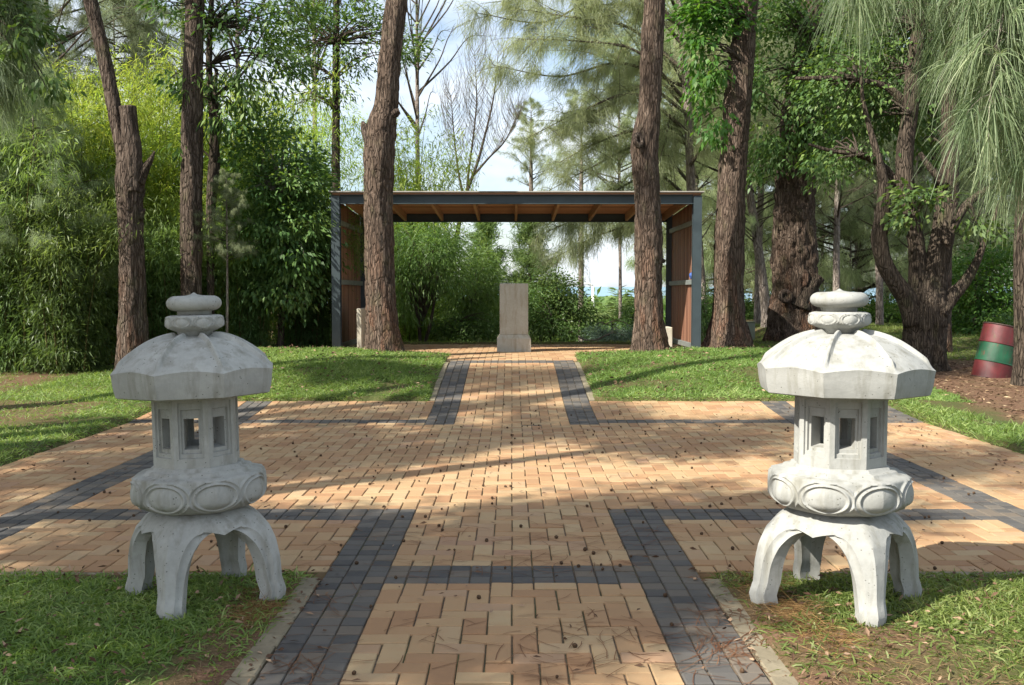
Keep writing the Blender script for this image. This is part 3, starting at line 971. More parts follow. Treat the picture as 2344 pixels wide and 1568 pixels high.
# things under it
def block(name, label, x0, x1, y0, y1, h, cat='block'):
    o = thing(name, label, cat, ((x0 + x1) / 2, (y0 + y1) / 2, SZ - .01), data=boxgeo(-(x1 - x0) / 2, (x1 - x0) / 2, -(y1 - y0) / 2, (y1 - y0) / 2, 0, h, ch=.012).mesh(name, M['concrete_warm'], False))
    return o
block('stone_slab', 'tall thin pale stone slab standing inside the shelter behind the tree near its post', -2.80, -2.71, 17.95, 19.1, .80, 'stone slab')
block('stone_block', 'low squarish pale stone block half hidden by the tree trunk at the shelter end', 2.35, 2.90, 17.95, 18.5, .46, 'stone block')
pl = thing('memorial_plinth', 'weathered beige concrete plinth with a stepped base in the middle of the shelter', 'plinth', (.035, 18.25, SZ - .005))
V = []
hw, hd = .307, .24
for z, a, b in ((0, .307, .24), (.245, .307, .24), (.250, .305, .238), (.315, .262, .195), (.318, .260, .193)):
    V += [(-a, -b, z), (a, -b, z), (a, b, z), (-a, b, z)]
Q = [(k * 4 + e, k * 4 + (e + 1) % 4, k * 4 + 4 + (e + 1) % 4, k * 4 + 4 + e) for k in range(4) for e in range(4)] + [(16, 17, 18, 19)]
build(Geo().add(V, Q), 'base', M['concrete_warm'], pl, False)
build(boxgeo(-.259, .259, -.192, .192, .317, 1.245, ch=.008), 'shaft', M['concrete_warm'], pl, False)
# odds and ends by the end post
def crumple(name, label, cat, loc, size, mt, seed):
    bm = bmesh.new(); bmesh.ops.create_icosphere(bm, subdivisions=3, radius=1)
    V = np.array([v.co[:] for v in bm.verts]); T = [[v.index for v in f.verts] for f in bm.faces]; bm.free()
    k = .55 + .9 * fbm(V * 1.8 + seed, 3)
    V = V * k[:, None] * np.array(size); V[:, 2] -= V[:, 2].min()
    return thing(name, label, cat, loc, data=Geo().add(V, T=T).mesh(name, mt, False))
crumple('plastic_bag', 'crumpled white plastic bag at the foot of the shelter post', 'plastic bag', (3.08, 17.74, SZ), (.07, .05, .05), M['white_cloth'], 3)
crumple('blue_rag', 'small blue rag lying on the middle rail of the shelter wall', 'rag', (3.25, 18.02, SZ + 1.31), (.045, .06, .06), M['blue_cloth'], 9)
crumple('plastic_litter', 'scrap of clear white plastic litter on the grass behind the sunlit lantern', 'litter', (5.02, 12.9, float(H(5.02, 12.9)) + .01), (.09, .06, .035), M['white_cloth'], 5)

# ------------------------------------------------------------------ oil drum, cabinet, lamp post
bx, by = 7.52, 15.6
bz = float(H(bx, by))
drum = thing('oil_drum', 'leaning steel drum painted red green and red on the mulch bank', 'drum', (bx, by, bz - .07), rot=(R(3), R(12.5), R(20)))
def drum_wall(za, zb, r0):
    pr = [(r0, za)] + [(r0, za + (zb - za) * t) for t in np.linspace(.03, .97, 10)] + [(r0, zb)]
    def rf(th, r, z):
        dent = .008 * (fbm(np.stack([np.cos(th) * 2.2, np.sin(th) * 2.2, z * 3], -1), 2) - .5)
        return r + dent, z
    return lathe(pr, 48, rf)
for nm, za, zb, mm in (('lower_band', 0, .285, 'red_paint_shaded'), ('middle_band', .285, .58, 'green_paint_shaded'), ('upper_band', .58, .87, 'red_paint_shaded')):
    o = build(Geo().add(*drum_wall(za, zb, .290)), nm, M[mm], drum)
def ring(z, r, t):
    a = np.linspace(0, 2 * np.pi, 10, endpoint=False)
    pr = [(r + t * math.cos(q), z + t * math.sin(q)) for q in a] + [(r + t, z)]
    return lathe(pr, 48)
for z in (.285, .58):
    build(Geo().add(*ring(z, .291, .010)), 'hoop', M['green_paint_shaded' if z < .4 else 'red_paint_shaded'], drum)
for z in (.012, .868):
    build(Geo().add(*ring(z, .291, .012)), 'rim', M['drum_dark'], drum)
build(Geo().add(*lathe([(0, .855), (.284, .855)], 48)), 'lid', M['drum_dark'], drum)
g = Geo()                                      # a row of dark smudged strokes left of worn-off stencil paint
for k in range(5):
    a0 = R(-95 + 8.5 * k) ; a1 = a0 + R(5.5)
    aa = np.linspace(a0, a1, 4)
    for (p, q) in (((.505, .525), (.492, .520), (.500, .528), (.490, .515), (.503, .522))[k],):
        V = np.concatenate([np.stack([.2975 * np.cos(aa), .2975 * np.sin(aa), np.full(4, p)], -1), np.stack([.2975 * np.cos(aa), .2975 * np.sin(aa), np.full(4, q)], -1)])
        g.add(V, [(e, e + 1, e + 5, e + 4) for e in range(3)])
build(g, 'paint_smudge', M['smudge'], drum)

c = D(1712, 790, 24.5)
cab = thing('electric_cabinet', 'small grey green utility cabinet beyond the leaning reddish trunk', 'cabinet', (c[0], 24.5, float(H(c[0], 24.5)) - .1))
hh = float(D(1712, 738, 24.5)[2] - cab.location.z)
build(boxgeo(-.14, .14, -.1, .1, 0, hh, ch=.01), 'body', M['cabinet'], cab, False)
build(boxgeo(-.15, .15, -.11, .11, hh + .001, hh + .02, ch=.004), 'lid', M['cabinet'], cab, False)
build(boxgeo(-.10, -.08, -.107, -.1005, .18, .20), 'lock', M['drum_dark'], cab, False)

a = D(1358, 780, 62); b = D(1355, 655, 62)
lp = thing('street_lamp', 'pale street lamp with one short arm standing far off below the horizon', 'street lamp', (a[0], 62, float(H(a[0], 62))))
zt = b[2] - lp.location.z
build(Geo().add(*tube([(0, 0, 0), (-.02, 0, zt * .5), (-.05, 0, zt)], [.13, .11, .08], 10)), 'pole', M['lamp'], lp)
build(Geo().add(*tube([(-.05, 0, zt), (-.2, 0, zt + .12), (-.7, 0, zt + .15)], [.05, .05, .04], 8, 8)), 'arm', M['lamp'], lp)
build(boxgeo(-1.35, -.7, -.14, .14, zt + .08, zt + .2, ch=.03), 'lamp_head', M['galv'], lp, False)

# ------------------------------------------------------------------ trees and plants: builders
def lit_gap(C, half=.55):
    """True where a clump at C would shade the spots that lie in the sun: the lantern on the right, the lawn by it, parts of the plaza"""
    C = np.asarray(C, float)
    k = (C[:, 2] - .6) / TO_SUN.z
    gx = C[:, 0] - TO_SUN.x * k; gy = C[:, 1] - TO_SUN.y * k
    return ((np.abs(gx - 1.75) < 1.25) & (np.abs(gy - 4.55) < .95))

def blob_clusters(blobs, n, r, shell=.5):
    """cluster centres inside ellipsoids (c, (rx, ry, rz)) leaning to their outer parts"""
    vol = np.array([b[1][0] * b[1][2] for b in blobs]); w = vol / vol.sum()
    out = []
    for b, f in zip(blobs, w):
        m = max(4, int(n * f))
        d = rand_dirs(m, r)
        rad = shell + (1 - shell) * r.random(m) ** .6 if shell > 0 else r.random(m) ** .4
        p = np.array(b[0]) + d * rad[:, None] * np.array(b[1])
        out.append(p)
    return np.concatenate(out)

def leaf_crown(C, per, spread, Ln, Wd, r, droop=.4, out_c=None, rbase=None, fold=.12, flat=.6):
    """leaf clusters at the rows of C"""
    g = Geo()
    n = len(C)
    per_n = np.maximum(3, r.poisson(per, n))
    idx = np.repeat(np.arange(n), per_n)
    m = len(idx)
    off = r.normal(size=(m, 3)) * spread * np.array([1, 1, flat])
    P = C[idx] + off
    cc = C.mean(0) if out_c is None else np.asarray(out_c)
    o = nrm(C[idx] - cc)
    Dr = o * .5 + nrm(off) * .7 + r.normal(size=(m, 3)) * .35 + np.array([0, 0, -droop])
    base = r.random(n) * .6 if rbase is None else rbase
    rnd = np.clip(base[idx] + r.random(m) * .4, 0, 1)
    leaf_quads(g, P, Dr, Ln * (.65 + .7 * r.random(m)), Wd * (.75 + .5 * r.random(m)), rnd, fold=fold, r=r)
    return g

def branch_geo(A, C, r, r0=.03, r1=.004, sag=.15, seg=4, n=6, g=None):
    """a branch from A to each row of C"""
    g = g or Geo()
    for k in range(len(C)):
        a = A[k] if np.ndim(A) > 1 else A
        d = C[k] - a
        l = np.linalg.norm(d)
        m1 = a + d * .35 + np.array([0, 0, sag * l]) + r.normal(size=3) * .06 * l
        m2 = a + d * .7 + np.array([0, 0, sag * .8 * l]) + r.normal(size=3) * .05 * l
        V, Q, T = tube([a, m1, m2, C[k]], [r0, r0 * .7, r0 * .4, r1], seg, n)
        g.add(V, Q, T)
    return g

def casuarina_crown(seed, h, rad, nb, tuft, per, Ln=.24, Wd=.007, up=.55, bare=0.0, lowfrac=.0, droop=.5, keep=None):
    """(needles, branches) of a casuarina crown round the z axis, from z = lowfrac*h to h"""
    r = np.random.default_rng(seed)
    gn, gb = Geo(), Geo()
    P, Dd, rn = [], [], []
    for b in range(nb):
        t = (b + r.random()) / nb
        z = h * (lowfrac + (1 - lowfrac) * t)
        a = r.random() * 2 * np.pi
        ln = rad * (1.05 - .75 * t ** 1.3) * (.6 + .6 * r.random())
        dr = np.array([math.cos(a), math.sin(a), up * (.6 + .8 * r.random())])
        p0 = np.array([0, 0, z])
        p1 = p0 + dr * ln * .45; p2 = p0 + dr * ln * np.array([.8, .8, .85]); p3 = p0 + dr * ln * np.array([1.05, 1.05, .88])
        bv = catmull([p0, p1, p2, p3], 14)
        gb.add(*tube(bv, np.linspace(.035 * (1 - .6 * t) + .008, .005, 14), 4, cap=False))
        br = r.random() * .45
        for q in range(tuft):
            k = min(13, int(14 * (.22 + .78 * r.random() ** .8)))
            tv = nrm(rand_dirs(1, r)[0] * .9 + dr * .8 + np.array([0, 0, .25]))
            tl = ln * (.12 + .24 * r.random()) * (1.15 - k / 20)
            e = bv[k] + tv * tl
            gb.add(*tube([bv[k], bv[k] + tv * tl * .5 + np.array([0, 0, .04]), e], [.008, .005, .003], 3, 4, cap=False))
            if r.random() < bare: continue
            m = int(per * (.6 + .8 * r.random()))
            s = r.random(m)
            base = bv[k] * (1 - s[:, None]) + e * s[:, None] + r.normal(size=(m, 3)) * .05
            P.append(base); Dd.append(nrm(tv * .55 + np.array([0, 0, -droop]) + r.normal(size=(m, 3)) * .42))
            rn.append(np.clip(br + r.random() * .25 + r.random(m) * .35, 0, 1))
    P, Dd, rn = np.concatenate(P), np.concatenate(Dd), np.concatenate(rn)
    needle_quads(gn, P, Dd, Ln * (.6 + .8 * r.random(len(P))), Wd, rn, droop=.3, r=r)
    return gn, gb

def bamboo_clump(seed, h, spread, ncul, per, leafmat, Ln=.15, Wd=.020):
    """(leaves, culms): arching stems with hanging leaf sprays"""
    r = np.random.default_rng(seed)
    gl, gc = Geo(), Geo()
    CC, base, cen = [], [], []
    for c in range(ncul):
        a = r.random() * 2 * np.pi
        d = np.array([math.cos(a), math.sin(a), 0])
        b0 = d * r.random() * .35 * spread
        hh = h * (.55 + .5 * r.random()); lean = spread * (.25 + .85 * r.random())
        pts = catmull([b0, b0 + d * lean * .18 + [0, 0, hh * .45], b0 + d * lean * .55 + [0, 0, hh * .85], b0 + d * lean + [0, 0, hh * (.93 + .07 * r.random())]], 22)
        gc.add(*tube(pts, np.linspace(.022, .004, 22), 5, cap=False))
        for k in range(1, 22):
            m = 3 if k < 10 else 4
            for q in range(m):
                off = rand_dirs(1, r)[0] * np.array([1, 1, .55]) * (.18 + .38 * r.random()) * min(1.0, h / 4)
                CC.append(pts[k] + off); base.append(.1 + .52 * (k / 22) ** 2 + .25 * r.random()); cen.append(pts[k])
    CC, base = np.array(CC), np.array(base)
    n = len(CC); idx = np.repeat(np.arange(n), np.maximum(2, r.poisson(per, n))); m = len(idx)
    P = CC[idx] + r.normal(size=(m, 3)) * np.array([.13, .13, .09])
    Dr = nrm(CC[idx] - np.array(cen)[idx]) * .55 + r.normal(size=(m, 3)) * .5 + np.array([0, 0, -.55])
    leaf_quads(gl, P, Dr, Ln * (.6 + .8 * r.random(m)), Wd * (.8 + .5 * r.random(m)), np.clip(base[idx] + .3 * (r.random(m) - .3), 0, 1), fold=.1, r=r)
    return gl, gc

def tree(name, label, cat, base, group=None):
    return thing(name, label, cat, tuple(base), group)

def trunk_from_px(root, pts, Y, mt, seg=40, n=150, bark=.13, flare=0, flare_h=.4, lobes=5, seed=0, name='trunk', dY=None, to_ground=None):
    """trunk through picture spots (px, py, width) at distance Y, relative to its tree's base"""
    b = np.array(root.location)
    P, r = [], []
    for k, (px, py, w) in enumerate(pts):
        yy = Y + (dY[k] if dY is not None else 0)
        P.append(D(px, py, yy) - b); r.append(PX(w, yy) / 2)
    if to_ground is not None:
        P.insert(0, np.array([P[0][0], P[0][1], -to_ground])); r.insert(0, r[0])
    V, Q, T = tube(P, r, seg, n, bark, flare, flare_h, lobes, seed)
    return build(Geo().add(V, Q, T), name, mt, root)

def gpt(px, py, Y):
    p = D(px, py, Y)
    return np.array([p[0], Y, float(H(p[0], Y))])

def put(name, me, root, loc=(0, 0, 0), rz=0.0, sc=1.0, tilt=(0, 0)):
    return link(name, me, root, loc, (tilt[0], tilt[1], rz), sc)

# shared crowns
CAS = []
for q, (seed, h, rad, nb, tf, per, lo) in enumerate(((11, 9.0, 2.6, 64, 12, 42, .0), (12, 7.5, 3.0, 54, 13, 46, .0), (13, 10.5, 2.3, 70, 11, 42, .0))):
    gn, gb = casuarina_crown(seed, h, rad, nb, tf, per, lowfrac=lo)
    CAS.append({k: gn.mesh('crown', M[k]) for k in ('needle', 'needle_pale_hazy')})
    CAS[-1]['b'] = gb.mesh('branches', M['twig']); CAS[-1]['h'] = h
gn, gb = casuarina_crown(21, 8.5, 2.2, 44, 9, 14, bare=.55, up=1.3)
CAS.append({'needle': gn.mesh('crown', M['needle']), 'needle_pale_hazy': gn.mesh('crown', M['needle_pale_hazy']), 'b': gb.mesh('branches', M['twig']), 'h': 8.5})
gn, gb = casuarina_crown(22, 9.5, 3.3, 80, 12, 40, Ln=.30, Wd=.010, up=.25, droop=.85)
CAS.append({'needle': gn.mesh('crown', M['needle']), 'needle_pale_hazy': gn.mesh('crown', M['needle_pale_hazy']), 'b': gb.mesh('branches', M['twig']), 'h': 9.5})
BAM = []
for seed, h, sp, nc, per in ((31, 5.6, 1.7, 36, 13), (32, 4.6, 1.9, 36, 13), (33, 6.4, 1.5, 36, 13)):
    gl, gc = bamboo_clump(seed, h, sp, nc, per, None)
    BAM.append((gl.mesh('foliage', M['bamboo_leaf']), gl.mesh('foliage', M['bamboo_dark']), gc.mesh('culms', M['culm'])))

# ------------------------------------------------------------------ the big trunks
def hero(label, base_px, Y, name='casuarina_tree', group=None):
    b = gpt(base_px[0], base_px[1], Y)
    return tree(name, label, 'tree', b, group)

def top_crown(root, px, py, Y, k, sc, rz, mm='needle', lift=0):
    p = D(px, py, Y) - np.array(root.location)
    put('crown', CAS[k][mm], root, (p[0], p[1], p[2] + lift), rz, sc)
    put('branches', CAS[k]['b'], root, (p[0], p[1], p[2] + lift), rz, sc)

# forked broken trunk on the left
t1 = hero('leaning forked trunk with a broken stub behind the shaded lantern', (305, 850), 16.0, 'forked_tree')
trunk_from_px(t1, [(307, 870, 72), (305, 800, 66), (303, 700, 60), (300, 560, 56), (297, 450, 58), (297, 395, 62), (286, 350, 40), (275, 310, 33), (262, 250, 31), (250, 185, 31), (236, 120, 30), (222, 60, 30), (205, -5, 30), (185, -90, 27), (160, -190, 22)], 16.0, M['bark'], 40, 170, .15, .35, .4, 5, 1)
trunk_from_px(t1, [(303, 440, 44), (304, 380, 46), (301, 330, 42), (296, 285, 38), (292, 244, 37)], 15.95, M['bark'], 28, 50, .16, seed=2, name='broken_stub')
trunk_from_px(t1, [(315, 415, 34), (332, 385, 22), (345, 365, 12), (354, 346, 4)], 15.95, M['bark_dark'], 16, 24, .15, seed=3, name='snag')
trunk_from_px(t1, [(318, 500, 20), (326, 484, 12), (332, 478, 5)], 15.95, M['bark_dark'], 12, 12, .15, seed=4, name='snag')
trunk_from_px(t1, [(318, 470, 8), (327, 450, 6), (334, 432, 2)], 15.95, M['bark_dark'], 8, 12, .1, seed=5, name='snag')
top_crown(t1, 160, -190, 16, 0, .9, .3, lift=-1.0)
# straight trunk with the light on its left side
t2 = hero('straight grey brown trunk lit on one flank directly behind the shaded lantern finial', (437, 850), 17.0)
trunk_from_px(t2, [(438, 862, 60), (437, 780, 52), (437, 700, 48), (438, 500, 48), (439, 330, 47), (441, 160, 43), (446, 0, 41), (448, -110, 38), (450, -250, 32)], 17.0, M['bark'], 40, 190, .14, .3, .4, 5, 6)
top_crown(t2, 450, -180, 17, 1, 1.0, 1.0)
# slim twin-stemmed broadleaf beside it
t3 = hero('slim dark twisted stem beside the straight lit trunk with loose leaf sprays', (482, 850), 17.5, 'slim_tree')
trunk_from_px(t3, [(482, 862, 19), (482, 700, 17), (482, 560, 19), (483, 470, 22), (490, 370, 26), (489, 300, 18), (483, 230, 15), (478, 150, 14), (481, 60, 12), (486, -30, 11), (490, -130, 8)], 17.5, M['bark_dark'], 20, 120, .12, .3, .3, 4, 7)
trunk_from_px(t3, [(488, 360, 15), (499, 310, 13), (501, 275, 12), (492, 230, 10), (495, 160, 8)], 17.45, M['bark_dark'], 14, 40, .12, seed=8, name='limb')
r = np.random.default_rng(51)
def sprays(root, blobs, Y, n, per, spread, Ln, Wd, mm, anchors, dY=.5, r=r, droop=.5, br=.02, shell=.15, brmat='twig', every=3, name='crown', sag=.15, flat=.6):
    """leaf clumps in picture ellipses (px, py, rx, ry) at distance Y with branches back to the anchors"""
    b = np.array(root.location)
    bl = []
    for e in blobs:
        yy = Y + (e[4] if len(e) > 4 else 0)
        bl.append((D(e[0], e[1], yy) - b, (PX(e[2], yy), dY, PX(e[3], yy))))
    C = blob_clusters(bl, n, r, shell)
    g = leaf_crown(C, per, spread, Ln, Wd, r, droop, flat=flat)
    o = build(g, name, M[mm], root)
    if anchors:
        An = np.array([D(a[0], a[1], Y) - b for a in anchors])
        Cs = C[::every]
        dd = np.linalg.norm(Cs[:, None] - An[None], axis=2)
        kind(build(branch_geo(An[dd.argmin(1)], Cs, r, br, .004, sag), 'branches', M[brmat], root), 'stuff')
    return o
sprays(t3, [(430, 195, 55, 55), (560, 205, 95, 60), (545, 60, 125, 65), (640, 150, 70, 55), (420, 350, 25, 25), (400, 20, 60, 35), (640, 50, 60, 50), (520, 300, 55, 35), (700, 20, 60, 40)], 17.4, 210, 15, .13, .13, .05, 'broad_leaf',
       [(490, 370), (483, 230), (478, 150), (481, 60), (486, -30)], .8)

# tree in front of the shelter, left of the path
t4 = hero('thick brown trunk with a broken snag in front of the shelter left of the path', (879, 838), 16.5)
trunk_from_px(t4, [(880, 850, 84), (879, 815, 78), (876, 760, 72), (871, 680, 67), (868, 560, 64), (866, 450, 64), (868, 350, 68), (873, 290, 66), (884, 235, 52), (890, 160, 50), (897, 90, 50), (906, 20, 50), (915, -60, 48), (925, -160, 42), (930, -260, 34)], 16.5, M['bark_red'], 48, 220, .15, .9, .28, 6, 9)
trunk_from_px(t4, [(862, 370, 44), (852, 335, 34), (842, 310, 26), (833, 288, 16), (829, 278, 5)], 16.42, M['bark'], 22, 30, .18, seed=10, name='snag')
trunk_from_px(t4, [(896, 262, 22), (909, 256, 18), (914, 254, 12)], 16.42, M['bark'], 16, 12, .15, seed=11, name='snag')
top_crown(t4, 930, -200, 16.5, 2, .85, 2.0)
# tree in front of the shelter, right of the path
t5 = hero('thick brown trunk with a knot hole in front of the shelter right of the path', (1488, 832), 16.3)
trunk_from_px(t5, [(1490, 846, 80), (1488, 805, 70), (1486, 740, 64), (1484, 640, 62), (1483, 520, 63), (1480, 430, 60), (1475, 360, 60), (1476, 318, 60), (1484, 265, 52), (1489, 180, 50), (1494, 90, 49), (1498, 10, 47), (1503, -70, 45), (1510, -180, 38), (1515, -280, 30)], 16.3, M['bark_red'], 48, 220, .15, .9, .28, 6, 12)
b5 = np.array(t5.location)
p = D(1460, 322, 16.05) - b5
V, Q = ring(0, .085, .045)
def rotm(V, a): return np.asarray(V) @ np.array(a.to_3x3()).T
mx = Matrix.Rotation(R(62), 4, 'X') @ Matrix.Rotation(R(30), 4, 'Y')
build(Geo().add(rotm(V * np.array([.8, 1.15, 1.0]), mx) + p, Q), 'knot', M['bark'], t5)
V, Q = lathe([(0, -.03), (.075, 0)], 24)
build(Geo().add(rotm(V * np.array([.8, 1.15, 1.0]), mx) + p, Q), 'knot_hole', M['bark_dark'], t5)
top_crown(t5, 1515, -230, 16.3, 0, .95, 4.0)
# leaning reddish trunk
t6 = hero('tall reddish brown trunk leaning right beside the shelter end with a pale root', (1668, 806), 18.0)
trunk_from_px(t6, [(1664, 815, 78), (1666, 770, 74), (1667, 700, 68), (1668, 600, 68), (1671, 480, 65), (1679, 350, 62), (1688, 230, 62), (1696, 140, 58), (1703, 70, 52), (1712, -30, 48), (1722, -140, 42), (1730, -260, 34)], 18.0, M['bark_red'], 48, 200, .14, .9, .34, 6, 13)
trunk_from_px(t6, [(1692, 740, 20), (1697, 780, 26), (1712, 803, 24), (1735, 815, 14), (1760, 822, 6)], 17.75, M['bark'], 20, 40, .14, seed=14, name='root')
top_crown(t6, 1730, -220, 18, 1, .9, 5.0)
r = np.random.default_rng(52)
sprays(t6, [(1600, 40, 55, 60), (1590, 110, 35, 60), (1625, 190, 38, 70), (1645, 300, 25, 45), (1680, 40, 60, 45), (1615, 10, 90, 40)], 17.8, 130, 20, .12, .12, .06, 'fresh_leaf', [(1696, 140), (1690, 260), (1705, 40)], .45, r)
# old hollow stump-like tree
t7 = hero('massive old hollow trunk with orange stains and a sawn stub behind the sunlit lantern', (1820, 775), 21.0, 'old_tree')
trunk_from_px(t7, [(1820, 788, 112), (1820, 745, 104), (1820, 680, 94), (1819, 590, 92), (1817, 500, 90), (1818, 400, 84), (1826, 280, 76), (1838, 180, 62), (1848, 80, 54), (1856, -40, 48), (1862, -160, 40)], 21.0, M['bark_red'], 56, 200, .24, .45, .5, 7, 15)
trunk_from_px(t7, [(1828, 705, 60), (1843, 672, 46), (1860, 648, 38), (1873, 632, 32)], 20.75, M['bark_dark'], 24, 30, .2, seed=16, name='sawn_stub')
p = D(1797, 678, 20.52) - np.array(t7.location)
V, Q = ring(0, .10, .05); mx = Matrix.Rotation(R(85), 4, 'X')
build(Geo().add(rotm(V, mx) + p, Q), 'knot', M['bark'], t7)
V, Q = lathe([(0, .0), (.085, .01)], 20)
build(Geo().add(rotm(V, mx) + p, Q), 'knot_hole', M['bark_dark'], t7)
r = np.random.default_rng(53)
sprays(t7, [(1800, 60, 110, 90), (1720, 200, 60, 70), (1850, 200, 110, 90), (1790, 330, 90, 60), (1900, 310, 80, 60), (1745, 400, 35, 30, .6), (1920, 100, 90, 90)], 20.2, 370, 21, .15, .11, .06, 'broad_leaf', [(1826, 280), (1838, 180), (1848, 80), (1818, 400)], .9, r)
# big many-limbed broadleaf
t8 = hero('spreading many limbed dark tree on the mulch bank right of the sunlit lantern', (2112, 845), 16.6, 'spreading_tree')
trunk_from_px(t8, [(2110, 858, 104), (2112, 815, 98), (2114, 760, 92), (2118, 715, 96), (2122, 685, 92), (2124, 662, 78)], 16.6, M['bark_dark'], 48, 90, .16, .35, .4, 6, 17)
limbs = [([(2098, 740, 60), (2076, 685, 46), (2048, 645, 38), (2022, 600, 36), (2012, 545, 36), (2020, 490, 32), (2023, 430, 26), (2012, 370, 18), (1992, 300, 13), (1975, 230, 9), (1968, 150, 5)], -.1),
         ([(2110, 720, 66), (2104, 640, 48), (2098, 570, 38), (2086, 500, 36), (2072, 430, 40), (2070, 345, 37), (2082, 260, 35), (2090, 160, 34), (2103, 60, 31), (2110, -50, 26), (2116, -150, 20)], .05),
         ([(2126, 720, 74), (2140, 620, 56), (2156, 545, 50), (2169, 450, 46), (2175, 350, 40), (2173, 250, 35), (2170, 185, 30), (2178, 90, 24), (2190, -20, 18)], 0),
         ([(2145, 715, 46), (2178, 678, 32), (2208, 645, 25), (2232, 605, 19), (2250, 560, 14), (2272, 510, 10), (2290, 450, 6)], -.15),
         ([(2160, 560, 30), (2186, 505, 22), (2216, 465, 19), (2256, 436, 15), (2310, 415, 10), (2370, 390, 5)], -.1),
         ([(2068, 460, 20), (2020, 380, 15), (1965, 355, 13), (1900, 345, 9), (1850, 330, 6)], .1),
         ([(2082, 250, 22), (2030, 200, 16), (1960, 185, 13), (1890, 180, 12), (1820, 180, 8)], .1),
         ([(2160, 420, 20), (2125, 380, 14), (2105, 350, 10)], -.2)]
for q, (pts, dy) in enumerate(limbs):
    trunk_from_px(t8, pts, 16.6 + dy, M['bark_dark'], 26, 70, .13, seed=20 + q, name='limb')
r = np.random.default_rng(54)
sprays(t8, [(2010, 110, 120, 100, 1.0), (1960, 240, 100, 70, .9), (2050, 250, 90, 80, 1.2), (2150, 110, 90, 90, 1.0), (2210, 250, 50, 80, 1.0), (1900, 190, 70, 60, .5), (2080, 10, 120, 60, .6), (2250, 90, 80, 80, 1.0), (1960, 360, 60, 40, .8), (2130, 330, 50, 60, 1.3), (1890, 380, 50, 50, .8)],
       16.5, 560, 20, .14, .095, .052, 'broad_leaf', [(2090, 160), (2072, 430), (2082, 260), (2175, 350), (2170, 185), (1965, 355), (1960, 185), (2020, 430), (2103, 60), (2216, 465)], 1.1, r)
sprays(t8, [(2095, 455, 55, 35), (2070, 500, 35, 25), (2260, 520, 40, 30)], 15.9, 36, 16, .12, .12, .06, 'broad_leaf', [(2086, 500), (2216, 465)], .3, r, name='crown')

t9 = hero('plain trunk standing just behind the spreading tree next to the drum', (2158, 838), 18.8)
trunk_from_px(t9, [(2158, 850, 46), (2159, 780, 36), (2161, 700, 30), (2163, 560, 27), (2150, 420, 25), (2140, 320, 24), (2132, 200, 22), (2128, 60, 20), (2126, -60, 16)], 18.8, M['bark'], 28, 110, .13, .35, .35, 5, 30)
top_crown(t9, 2126, -60, 18.8, 3, .8, 1.2, lift=-1)
t10 = hero('dark upright trunk cut by the right picture edge beyond the drum', (2342, 890), 14.5)
trunk_from_px(t10, [(2345, 905, 54), (2343, 850, 44), (2341, 700, 40), (2341, 560, 38), (2344, 430, 36), (2348, 300, 34), (2352, 120, 32), (2356, -60, 28)], 14.5, M['bark_dark'], 32, 120, .13, .3, .35, 5, 31)
top_crown(t10, 2356, -100, 14.5, 1, .8, 3.2, lift=-1.2)

# ------------------------------------------------------------------ casuarinas further back
def back_cas(label, px, base_py, Y, w, k, mm, sc, rz, crown_py, lean=0, group='casuarinas of the grove behind', bmat='bark_pale', name='casuarina_tree', second=None):
    b = gpt(px, base_py, Y)
    t = tree(name, label, 'tree', b, group)
    top = D(px + lean, crown_py, Y) - b
    hh = CAS[k]['h'] * sc
    top2 = top + np.array([lean * .02, 0, hh * .95])
    V, Q, T = tube([(0, 0, -.6), (0, 0, .3), tuple(top * .5 + np.array([PX(-lean * .12, Y) if lean else 0, 0, 0])), tuple(top), tuple(top2)], [PX(w, Y) * .62, PX(w, Y) / 2, PX(w, Y) * .45, PX(w, Y) * .36, .01], 14, 70, .12, seed=px % 17)
    build(Geo().add(V, Q, T), 'trunk', M[bmat], t)
    put('crown', CAS[k][mm], t, tuple(top), rz, sc)
    put('branches', CAS[k]['b'], t, tuple(top), rz, sc)
    if second:
        k2, f, rz2, sc2 = second
        p2 = top * f
        put('crown', CAS[k2][mm], t, tuple(p2), rz2, sc2); put('branches', CAS[k2]['b'], t, tuple(p2), rz2, sc2)
    return t
# right grove
back_cas('pale straight casuarina trunk seen between the leaning trunk and the hollow one', 1752, 768, 27, 24, 0, 'needle_pale_hazy', 1.0, .2, 420, -40, second=(1, .55, 1.1, .55))
back_cas('thin greyish casuarina trunk touching the pale one behind the cabinet', 1733, 765, 28.5, 17, 2, 'needle_pale_hazy', .9, 1.4, 380, 10)
back_cas('leaning casuarina trunk between shelter end and leaning reddish tree', 1612, 770, 30, 18, 1, 'needle_pale_hazy', 1.25, 2.2, 330, -30, second=(2, .5, 2.0, .7))
back_cas('slender casuarina trunk right of the hollow tree with hanging grey foliage', 1912, 770, 26, 17, 1, 'needle', 1.05, 3.0, 400, 5, second=(0, .6, .4, .6))
back_cas('casuarina trunk just over the sunlit lantern finial with drooping foliage', 2012, 770, 28, 18, 0, 'needle', 1.1, 4.2, 380, -8, second=(1, .55, 5.0, .6))
back_cas('casuarina deep in the grove between the spreading tree limbs', 2085, 770, 33, 18, 2, 'needle', 1.1, 5.1, 420, 8, second=(1, .5, 2.0, .8))
back_cas('casuarina with feathery crown behind the drum', 2245, 770, 34, 20, 1, 'needle', 1.2, .9, 400, 0, second=(0, .45, 2.4, .6))
back_cas('casuarina behind the edge trunk at the far right', 2400, 780, 27, 20, 0, 'needle', 1.1, 1.9, 420, 0, second=(1, .5, .4, .7))
back_cas('grey casuarina filling the gap above the hollow trunk', 1835, 770, 36, 20, 1, 'needle_pale_hazy', 1.4, 2.9, 330, 0, second=(0, .45, 1.1, .8))
